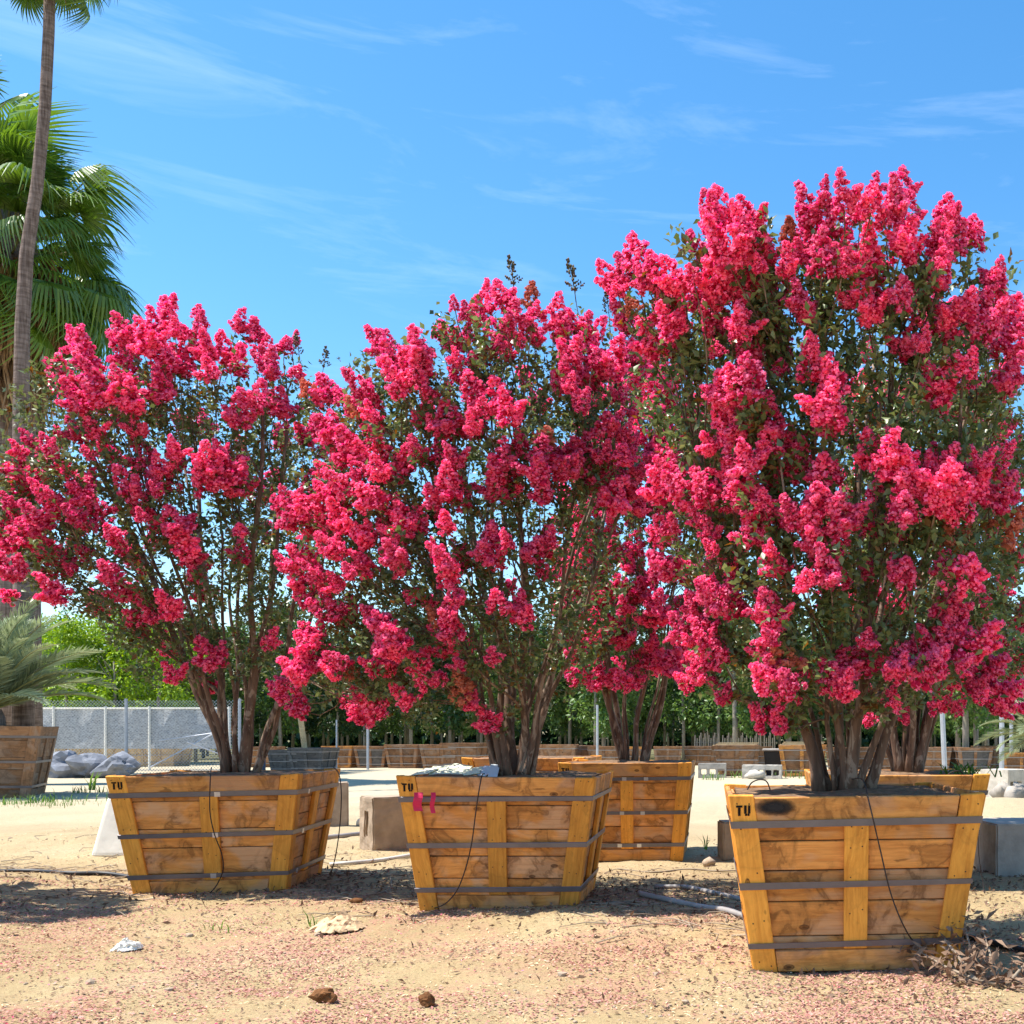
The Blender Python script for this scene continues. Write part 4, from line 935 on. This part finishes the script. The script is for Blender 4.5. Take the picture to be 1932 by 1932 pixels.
# rustic paling fence far right of the clean crate
pf = thing('paling_fence', 'low fence of upright brown palings before the leafy rows', 'fence', (P(1310, 0, 48).x, 48, 0)); pm = []
for i in range(6):
    mb = MB(); mb.tube([(0, 0, -.1), (rnd.uniform(-.04, .04), 0, 1.25 + rnd.uniform(-.12, .15))], .032, 5); pm.append(mb.mesh('paling', M_trunk))
n = int((P(1470, 0, 48).x - P(1310, 0, 48).x) / .10)
for i in range(n): obj('paling', pm[i % 6], pf, M=Matrix.Translation((i * .10, 0, 0)))
mb = MB(); mb.tube([(0, .04, .4), (n * .1, .04, .4)], .02, 5); mb.tube([(0, .04, .95), (n * .1, .04, .95)], .02, 5); obj('rail', mb.mesh('rail', M_trunk), pf)

# ------------------------------------------------------------------ concrete blocks
def block(label, px, D, w, d, h, rot, mat, holes=(), seed=0, rough=.006, zoff=-.02, bev=.014, through='y', name='concrete_block'):
    """holes: (x0,x1,z0,z1) as fractions, cut through along y (or x)"""
    X = sorted({0, 1} | {v for q in holes for v in q[:2]}); Z = sorted({0, 1} | {v for q in holes for v in q[2:]})
    inh = lambda a, b: any(q[0] <= a < q[1] and q[2] <= b < q[3] for q in holes)
    if through == 'y': me = voxel(name, [(v - .5) * w for v in X], [-d / 2, d / 2], [v * h for v in Z], lambda i, j, k: not inh((X[i] + X[i + 1]) / 2, (Z[k] + Z[k + 1]) / 2), mat, bev, rough, seed)
    else: me = voxel(name, [-w / 2, w / 2], [(v - .5) * d for v in X], [v * h for v in Z], lambda i, j, k: not inh((X[j] + X[j + 1]) / 2, (Z[k] + Z[k + 1]) / 2), mat, bev, rough, seed)
    x = P(px, 0, D).x
    return obj(name, me, None, M=Matrix.Translation((x, D, gh(x, D) + zoff)) @ Matrix.Rotation(R(rot), 4, 'Z'), label=label, category='block')
block('big rough brown concrete block with a slot, beside the ribboned crate', 742, 12.75, .62, .46, .62, 38, M_concb, ((.38, .62, .28, .72),), 3, .012, through='x')
block('plain tan block edge showing behind the leftmost near crate', 628, 15.2, .4, .35, .62, 20, M_concb, (), 5, .01)
block('long grey concrete block with three openings beside the clean crate', 1344, 33.5, .85, .42, .46, 2, M_concg, ((.10, .30, .25, .62), (.40, .62, .25, .62), (.70, .92, .25, .62)), 7, .006)
block('long cream concrete block with openings before the black bin', 1438, 33, 1.18, .45, .42, -3, M_conc, ((.42, .54, .25, .65), (.58, .74, .25, .65), (.78, .93, .25, .65)), 8, .012)
block('cream block with square openings near the pale-fronded palm', 1898, 23.6, .80, .75, .60, 40, M_conc, ((.10, .26, .12, .58), (.36, .56, .12, .58), (.68, .9, .12, .58)), 9, .006)
block('grey concrete slab block with a deep opening beside the rear right crate', 1962, 10.6, 1.15, .8, .50, 8, M_concg, ((.30, .85, .30, .62),), 11, .006)
block('brown concrete lump peeking past the smudged crate', 1390, 11.9, .36, .3, .42, 15, M_concb, (), 12, .012)
# white tapered block
mb = MB(); w0, w1, h = .40, .27, .64
mb.add([(-w0, -.26, 0), (w0, -.26, 0), (w0, .26, 0), (-w0, .26, 0), (-w1, -.17, h), (w1, -.17, h), (w1, .17, h), (-w1, .17, h)], [(0, 1, 5, 4), (1, 2, 6, 5), (2, 3, 7, 6), (3, 0, 4, 7), (4, 5, 6, 7), (3, 2, 1, 0)])
x = P(268, 0, 11.75).x; obj('tapered_block', bevel_mesh(mb.mesh('tapered_block', M_white), .05, 3), None, M=Matrix.Translation((x, 11.75, gh(x, 11.75) - .02)), label='white tapered concrete block standing behind a near crate', category='block')
# broken rubble behind the big block and by the cream block
for i, (px, D, s) in enumerate(((705, 15.6, .13), (722, 15.9, .17), (742, 16.1, .15), (690, 15.2, .10))): rock('rubble', 'broken pale rubble lump heaped behind the brown slotted block', 'rubble', P(px, 0, D).x, D, (s * 1.3, s, s), i + 20, M_conc, .35, .8, 2, 'rubble heap')
for i, (px, D, s) in enumerate(((1893, 21.5, .20), (1912, 21.2, .16), (1926, 21.6, .2))): rock('rubble', 'grey rubble lump leaning at the cream block with square openings', 'rubble', P(px, 0, D).x, D, (s * 1.2, s, s * 1.2), i + 30, M_concg, .35, .9, 2, 'grey rubble')
rock('boulder', 'small pale stone leaning on the long cream block', 'stone', P(1425, 0, 32.5).x, 32.5, (.32, .16, .2), 40, M_conc, .3, .8, 2)

# ------------------------------------------------------------------ hoses, wires, ribbons, cards
def hose(name, label, cat, pts, r, mat, n=6):
    pts = [Vector(p) for p in pts]; q = []
    for i in range(len(pts) - 1):
        p0 = pts[max(i - 1, 0)]; p1 = pts[i]; p2 = pts[i + 1]; p3 = pts[min(i + 2, len(pts) - 1)]
        for t in (0, .2, .4, .6, .8):
            q.append(.5 * ((2 * p1) + (p2 - p0) * t + (2 * p0 - 5 * p1 + 4 * p2 - p3) * t * t + (3 * p1 - p0 - 3 * p2 + p3) * t**3))
    q.append(pts[-1]); mb = MB(); o = q[0].copy(); mb.tube([p - o for p in q], r, n)
    return obj(name, mb.mesh(name, mat, True), None, M=Matrix.Translation(o), label=label, category=cat)
def G(px, py, lift=.0):              # ground point seen at a photo pixel
    D = EYE * F / (py - PY0); x = (px - PX0) * D / F; return Vector((x, D, gh(x, D) + lift))
Yf = lambda D, px, py: P(px, py, D)
hose('drip_tube', 'thin black drip tube hanging over the leftmost near crate', 'tube', [Yf(9.4, 399, 1448), Yf(9.0, 397, 1465), Yf(8.99, 396, 1530), Yf(9.0, 405, 1575), Yf(9.03, 418, 1610), Yf(9.06, 421, 1640), Yf(9.10, 410, 1668), G(396, 1690, .01)], .0045, M_tube)
hose('drip_tube', 'thin black drip tube down the shaded side of the leftmost near crate', 'tube', [Yf(9.6, 630, 1448), Yf(9.55, 640, 1462), Yf(9.45, 644, 1500), Yf(9.45, 641, 1560), Yf(9.5, 632, 1620), G(622, 1655, .01)], .0045, M_tube)
hose('drip_tube', 'thin brown drip tube hanging over the ribboned crate', 'tube', [Yf(8.4, 914, 1460), Yf(8.03, 908, 1468), Yf(8.0, 898, 1530), Yf(8.02, 890, 1590), Yf(8.06, 878, 1640), Yf(8.1, 862, 1680), Yf(8.1, 840, 1705), G(815, 1716, .01)], .0045, M_tube)
hose('drip_tube', 'thin black drip tube slanting down the smudged crate', 'tube', [Yf(6.6, 1608, 1470), Yf(6.3, 1628, 1472), Yf(6.06, 1640, 1515), Yf(6.06, 1660, 1600), Yf(6.07, 1682, 1690), Yf(6.1, 1712, 1760), G(1742, 1800, .02)], .0042, M_tube)
hose('wire_loop', 'wire hoop arching over the smudged crate rim', 'wire', [Yf(6.5, 1410, 1490), Yf(6.5, 1418, 1477), Yf(6.5, 1432, 1471), Yf(6.5, 1446, 1474), Yf(6.5, 1453, 1490)], .004, M_tube)
hose('wire_loop', 'wire hoop arching over the rear right crate rim', 'wire', [Yf(9.4, 1785, 1465), Yf(9.4, 1795, 1457), Yf(9.4, 1812, 1455), Yf(9.4, 1822, 1468)], .005, M_tube)
hose('drip_tube', 'thin tube dropping from the rear right crate to the ground', 'tube', [Yf(9.1, 1845, 1500), Yf(9.1, 1846, 1600), Yf(9.12, 1852, 1650), G(1858, 1690, .01)], .004, M_tube)
def ghose(name, label, cat, pix, r, mat): return hose(name, label, cat, [G(a, b, r * .9) for a, b in pix], r, mat)
ghose('water_pipe', 'grey water pipe lying in the shade by the smudged crate', 'pipe', ((1205, 1696), (1260, 1706), (1320, 1722), (1372, 1736), (1425, 1748)), .022, M_pipe)
ghose('water_pipe', 'second grey water pipe lying behind the first, in the shade', 'pipe', ((1235, 1680), (1290, 1682), (1340, 1692), (1400, 1706), (1430, 1712)), .020, M_pipe)
ghose('water_pipe', 'pale pipe lying between the left and ribboned crates', 'pipe', ((622, 1632), (670, 1630), (720, 1622), (790, 1612)), .022, M_pipew)
ghose('water_pipe', 'grey pipe lying at the foot of the brown slotted block', 'pipe', ((615, 1592), (650, 1588), (690, 1582)), .03, M_pipe)
ghose('water_pipe', 'long dark hose lying in the shadow left of the near crates', 'hose', ((-40, 1664), (60, 1660), (130, 1663), (200, 1661), (262, 1664)), .020, M_dark)
ghose('water_pipe', 'dark hose running out right of the smudged crate', 'hose', ((1812, 1770), (1860, 1782), (1910, 1795), (1990, 1815)), .022, M_dark)
ghose('twig', 'long bleached twig lying behind the ribboned crate', 'twig', ((1165, 1642), (1230, 1646), (1300, 1640), (1350, 1644), (1400, 1642)), .008, M_twig)
ghose('twig', 'curved pale twig in the shade between two near crates', 'twig', ((1105, 0), (0, 0))[:0] or ((690, 1690), (720, 1684), (738, 1672), (736, 1655)), .007, M_twig)
# ribbons on the middle crate
def ribbon(label, px, py, w, l, D):
    mb = MB(); n = 7; vs = []
    for i in range(n + 1):
        t = i / n; y = -.012 * math.sin(t * 5) - .012 - .02 * t; xo = .006 * math.sin(t * 7)
        vs += [(xo - w / 2, y, -l * t), (xo + w / 2, y + .006, -l * t), (xo + w / 2, y + .008, -l * t), (xo - w / 2, y + .002, -l * t)]
    fs = [(0, 1, 2, 3), (n * 4 + 3, n * 4 + 2, n * 4 + 1, n * 4)]
    for i in range(n):
        for k in range(4): fs.append((i * 4 + k, i * 4 + (k + 1) % 4, (i + 1) * 4 + (k + 1) % 4, (i + 1) * 4 + k))
    obj('ribbon', mesh('ribbon', vs, fs, M_ribbon), None, M=Matrix.Translation(P(px, py, D)), label=label, category='ribbon')
ribbon('wide pink ribbon tied at the corner batten strap', 790, 1495, .062, .135, 8.055); ribbon('narrow pink ribbon beside the wide one', 818, 1495, .032, .15, 8.05)
for i, (px, w, mat) in enumerate(((806, .14, M_card), (832, .16, M_card), (862, .15, M_card), (893, .12, M_card), (915, .11, M_cardw), (932, .07, M_cardw))):
    c = P(px, 1452, 8.62); mb = MB(); mb.box((0, 0, 0), (w, .26, .004), Matrix.Rotation(R(10 + (i % 3) * 5), 4, 'X') @ Matrix.Rotation(R((i % 2 * 2 - 1) * 8), 4, 'Z') @ Matrix.Rotation(R((i % 3 - 1) * 7), 4, 'Y'))
    obj('card', mb.mesh('card', mat), None, M=Matrix.Translation((c.x, c.y, 1.035)), label='pale green card lying on the ribboned crate rim' if mat == M_card else 'bluish white card lying on the ribboned crate rim', category='card', group='green cards' if mat == M_card else 'white cards')

# ------------------------------------------------------------------ things on the ground
p = G(611, 1890); rock('clod', 'larger dark brown clod on the open sand', 'clod', p.x, p.y, (.062, .045, .042), 51, M_clod, .4, .9, 3, sink=.25)
p = G(806, 1900); rock('clod', 'smaller pointed brown clod on the open sand', 'clod', p.x, p.y, (.045, .035, .040), 57, M_clod, .45, .9, 3, sink=.25)
p = G(390, 1742); rock('clod', 'reddish clod in front of the leftmost near crate', 'clod', P(672, 0, 8.6).x, 8.6, (.05, .04, .03), 58, M_clod, .4, .9, 2, sink=.25)
p = G(1388, 1628); rock('stone', 'tan stone at the corner of the clean crate', 'stone', P(1338, 0, 11.3).x, 11.3, (.07, .06, .06), 59, M_concb, .25, .9, 2)
# crumpled cloth
def crumple(label, px, py, w, d, h, seed, mat):
    n = 22; vs = []; p = G(px, py)
    for s in (1, 0):
        for j in range(n + 1):
            for i in range(n + 1):
                a, b = i / n * 2 - 1, j / n * 2 - 1; rr = math.sqrt(a * a + b * b); q = Vector((a * 1.9, b * 1.9, seed))
                env = max(0, 1 - rr**2.2); z = h * env * (.75 + .55 * mnoise.noise(q) + .30 * abs(mnoise.noise(q * 2.3)) + .16 * mnoise.noise(q * 5))
                k = 1 + .22 * mnoise.noise(q * 1.4 + Vector((5, 0, 0)))
                vs.append((a * w * k, b * d * k + .03 * mnoise.noise(q * 3), max(z, -.006) + s * .004))
    m_ = n + 1; o = m_ * m_; fs = []
    for j in range(n):
        for i in range(n):
            if math.hypot((i + .5) / n * 2 - 1, (j + .5) / n * 2 - 1) > 1.0: continue
            A = j * m_ + i; fs += [(A, A + 1, A + m_ + 1, A + m_), (o + A, o + A + m_, o + A + m_ + 1, o + A + 1)]
    obj('crumpled_cloth', mesh('crumpled_cloth', vs, fs, mat), None, M=Matrix.Translation(p + Vector((0, 0, .008))), label=label, category='cloth')
crumple('crumpled tan paper bag on the sand between two crates', 637, 1758, .165, .17, .10, 3.3, M_cloth)
crumple('small crumpled white scrap on the sand', 240, 1790, .08, .09, .06, 9.1, M_white)
# dead branch at the right crate
br = thing('dead_branch', 'dry fallen branch with withered leaves at the smudged crate corner', 'branch', G(1830, 1850)); o = br.location.copy(); mb = MB(); lp = []; ld = []
def brpath(pix):
    q = [G(a, b, l) - o for a, b, l in pix]; mb.tube(q, [.011 * (1 - .7 * i / (len(q) - 1)) for i in range(len(q))], 6); return q
paths = [brpath(((1885, 1868, .02), (1840, 1862, .03), (1790, 1850, .06), (1735, 1830, .10), (1700, 1822, .12))), brpath(((1840, 1862, .03), (1800, 1842, .14), (1760, 1815, .20), (1730, 1800, .22))), brpath(((1875, 1866, .03), (1868, 1850, .14), (1850, 1830, .28))), brpath(((1900, 1870, .02), (1930, 1860, .10), (1960, 1845, .15))), brpath(((1820, 1858, .04), (1830, 1840, .16), (1815, 1815, .27)))]
rr = random.Random(4)
for pth in paths:
    for k in range(len(pth) - 1):
        for _ in range(34):
            c = pth[k].lerp(pth[k + 1], rr.random()) + Vector((rr.gauss(0, .05), rr.gauss(0, .06), rr.gauss(.0, .03))); c.z = max(c.z, gh(c.x + o.x, c.y + o.y) - o.z + .012)
            lp.append(tuple(c)); ld.append((rr.gauss(0, 1), rr.gauss(0, 1), rr.gauss(.1, .6)))
obj('limb', mb.mesh('limb', M_twig, True), br); V, Fc = leaf_cloud(lp, ld, .095, 3, .48); V[:, 2] = np.maximum(V[:, 2], [gh(x + o.x, y + o.y) - o.z + .004 for x, y in V[:, :2]])
obj('withered_leaves', mesh('withered_leaves', V, Fc, M_dead), br, kind='stuff')
# weeds
def weed(label, px, py, n, l, seed, spread=.06, mat=M_grass, group=None, kind=None):
    r = random.Random(seed); p = G(px, py); mb = MB()
    for i in range(n):
        a = r.uniform(0, 6.28); b = Vector((r.gauss(0, spread * .4), r.gauss(0, spread * .4), -.01)); L = l * r.uniform(.5, 1.1); d = Vector((math.cos(a) * .35, math.sin(a) * .35, 1)).normalized()
        s = Vector((-math.sin(a), math.cos(a), 0)) * L * .045; m_ = b + d * L * .55; e = b + d * L + Vector((math.cos(a), math.sin(a), -.3)) * L * .25
        mb.add([b - s, b + s, m_ + s * .8, m_ - s * .8, e], [(0, 1, 2, 3), (3, 2, 4)])
    obj('weed', mb.mesh('weed', mat), None, M=Matrix.Translation(p), label=label, category='weed', group=group, kind=kind)
for i, (px, py, n, l) in enumerate(((405, 1755, 5, .11), (425, 1762, 4, .11), (590, 1745, 8, .13), (278, 1772, 0, 0))):
    if n: weed('small green grass tuft on the open sand', px, py, n, l, i, group='grass tufts on the sand')
for i, (px, py, n, l, s_) in enumerate(((60, 1515, 120, .22, 1.2), (120, 1522, 90, .14, .9), (165, 1495, 40, .22, .5), (20, 1520, 90, .16, 1.0))): weed('low green weed patch spreading by the tall weathered crate', px, py, n, l, 20 + i, s_, group='weed patches by the weathered crate', kind='stuff')
weed('dark upright weed beside the chain-link boulders', 170, 1490, 10, .55, 40, .10)
for i, (px, py) in enumerate(((1395, 1468), (1490, 1467), (1530, 1470), (1345, 1472))): weed('small weed tuft among the distant blocks', px, py, 26, .30, 50 + i, .5, group='weeds among distant blocks', kind='stuff')
weed('thin dark weed stalk behind the clean crate', 1333, 1600, 4, .22, 60, .04)
weed('grassy weeds sprouting in the rear right crate', 1800, 1700, 0, .1, 61) if False else None
r = random.Random(9); mb = MB()
for i in range(70):
    a = r.uniform(0, 6.28); b = Vector((r.gauss(0, .10), r.gauss(0, .12), -.04)); L = r.uniform(.10, .24); d = Vector((math.cos(a) * .7, math.sin(a) * .7, .8)).normalized(); s = Vector((-math.sin(a), math.cos(a), 0)) * .007; m_ = b + d * L * .6; e = b + d * L + Vector((0, 0, -.04)); mb.add([b - s, b + s, m_ + s, m_ - s, e], [(0, 1, 2, 3), (3, 2, 4)])
c = P(1812, 1455, 9.6); obj('weed', mb.mesh('weed', M_grass), None, M=Matrix.Translation((c.x, c.y, .99)), label='grassy weeds sprouting from the rear right crate soil', category='weed')
# fallen petals, straw, clods: uncountable litter
def litter(name, label, n, mat, size, seed, asp, y1, clump, ramp):
    q = np.random.default_rng(seed); out = []
    D = 4.9 + (y1 - 4.9) * q.random(n * 3)**1.1; px = q.uniform(-60, 2000, n * 3); x = (px - PX0) * D / F
    keep = np.array([clump * mnoise.noise((a * .9, b * 1.3, seed)) + .35 * mnoise.noise((a * 3.1, b * 3.6, seed + 4)) + .1 > t for a, b, t in zip(x, D, q.uniform(-.15, .55, n * 3))]); x = x[keep][:n]; D = D[keep][:n]; k = len(x)
    z = np.array([gh(a, b) for a, b in zip(x, D)]) + .004; s = size * q.uniform(.5, 1.3, k); an = q.uniform(0, 6.283, k)
    u = np.stack([np.cos(an), np.sin(an), q.normal(0, .22, k)], 1) * s[:, None]; v = np.stack([-np.sin(an), np.cos(an), q.normal(0, .35, k)], 1) * (s * asp)[:, None]
    c = np.stack([x, D, z + np.abs(q.normal(0, .003, k))], 1); up = np.array([0, 0, 1.]) * (s * q.uniform(0, .5, k))[:, None]
    V = np.stack([c - u, c - v + up * .4, c + u, c + v + up * .6], 1).reshape(-1, 3); j = np.arange(k)[:, None] * 4
    Ff = np.concatenate([j + np.array([[0, 1, 2]]), j + np.array([[0, 2, 3]])], 1).reshape(-1, 3)
    obj(name, mesh(name, V, Ff, mat), None, kind='stuff', label=label, category='litter')
litter('fallen_petals', 'dry pinkish petals scattered over the sand', 34000, M_litter, .0098, 3, .55, 9.5, 1.2, 0)
litter('straw_litter', 'pale straw and leaf bits scattered over the sand', 15000, M_straw, .013, 8, .22, 14, .6, 0)
litter('fresh_petals', 'bright pink fresh petals fallen on the sand', 420, M_petal, .008, 12, .6, 8.5, 1.4, 0)
litter('dead_leaf_litter', 'brown dead leaf bits scattered over the sand', 7000, M_dead, .013, 15, .4, 13, .8, 0)
q = random.Random(31); bm_ = bmesh.new(); bmesh.ops.create_icosphere(bm_, subdivisions=1, radius=1); iv_ = [v.co.copy() for v in bm_.verts]; if_ = [tuple(v.index for v in f.verts) for f in bm_.faces]; bm_.free(); mb = MB()
for i in range(1500):
    D_ = 5 + 9 * q.random()**1.3; px = q.uniform(-40, 1980); xx = (px - PX0) * D_ / F
    if mnoise.noise((xx * .7, D_ * .7, 2)) + q.uniform(-.3, .3) < 0: continue
    sz = q.uniform(.004, .011) * (2.2 if q.random() < .06 else 1); zz = gh(xx, D_)
    mb.add([Vector((v.x * sz * q.uniform(.9, 1.5), v.y * sz * 1.1, v.z * sz * .8)) * (1 + .3 * q.uniform(-1, 1)) + Vector((xx, D_, zz + sz * .3)) for v in iv_], if_)
obj('sand_clods', mb.mesh('sand_clods', M_concb), kind='stuff', label='small tan clods and pebbles strewn over the sand', category='pebbles')
V = []; Dd = []  # brown fallen leaves, added round the crates to darken the shade under the crowns
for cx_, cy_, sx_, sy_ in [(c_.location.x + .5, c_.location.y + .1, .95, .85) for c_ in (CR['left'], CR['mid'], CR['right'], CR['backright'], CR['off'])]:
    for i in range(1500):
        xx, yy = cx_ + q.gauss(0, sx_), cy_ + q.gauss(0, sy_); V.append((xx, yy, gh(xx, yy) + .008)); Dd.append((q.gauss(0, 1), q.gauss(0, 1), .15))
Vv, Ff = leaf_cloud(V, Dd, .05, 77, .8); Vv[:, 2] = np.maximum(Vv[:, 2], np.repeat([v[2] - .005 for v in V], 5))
obj('shade_leaf_mulch', mesh('shade_leaf_mulch', Vv, Ff, M_dead), kind='stuff', label='dry brown fallen leaves added round the crates to deepen their shade', category='leaf litter')
# twigs strewn in the shade
tw = random.Random(21); mb = MB()
for i in range(260):
    px, py = (tw.uniform(-20, 300), tw.gauss(1662, 26)) if i % 3 == 0 else (tw.uniform(600, 830), tw.gauss(1660, 28)) if i % 3 == 1 else (tw.uniform(1100, 1430), tw.gauss(1715, 34))
    if py < 1560 or py > 1790: continue
    p0 = G(px, py, .006); a = tw.uniform(0, 6.28); l = tw.uniform(.06, .42); p1 = p0 + Vector((math.cos(a) * l, math.sin(a) * l, 0)); p1.z = gh(p1.x, p1.y) + .012; pm_ = p0.lerp(p1, .5) + Vector((tw.gauss(0, .03), tw.gauss(0, .03), .015))
    mb.tube([p0, pm_, p1], [.005, .004, .002], 4, False)
obj('strewn_twigs', mb.mesh('strewn_twigs', M_twig), kind='stuff', label='thin dry twigs strewn in the shade round the crates', category='twigs')

# ------------------------------------------------------------------ power lines
for i, (a, b) in enumerate((((1560, 440), (2300, 640)), ((1560, 462), (2300, 668)))):
    p0, p1 = P(*a, 70), P(*b, 74); pts = []
    for k in range(17):
        t = k / 16; q = p0.lerp(p1, t); q.z -= .5 * 4 * t * (1 - t); pts.append(q - p0)
    mb = MB(); mb.tube(pts, .022, 5); obj('power_line', mb.mesh('power_line', M_cable), None, M=Matrix.Translation(p0), label=('upper' if i == 0 else 'lower') + ' overhead cable crossing the sky behind the tallest myrtle', category='cable')
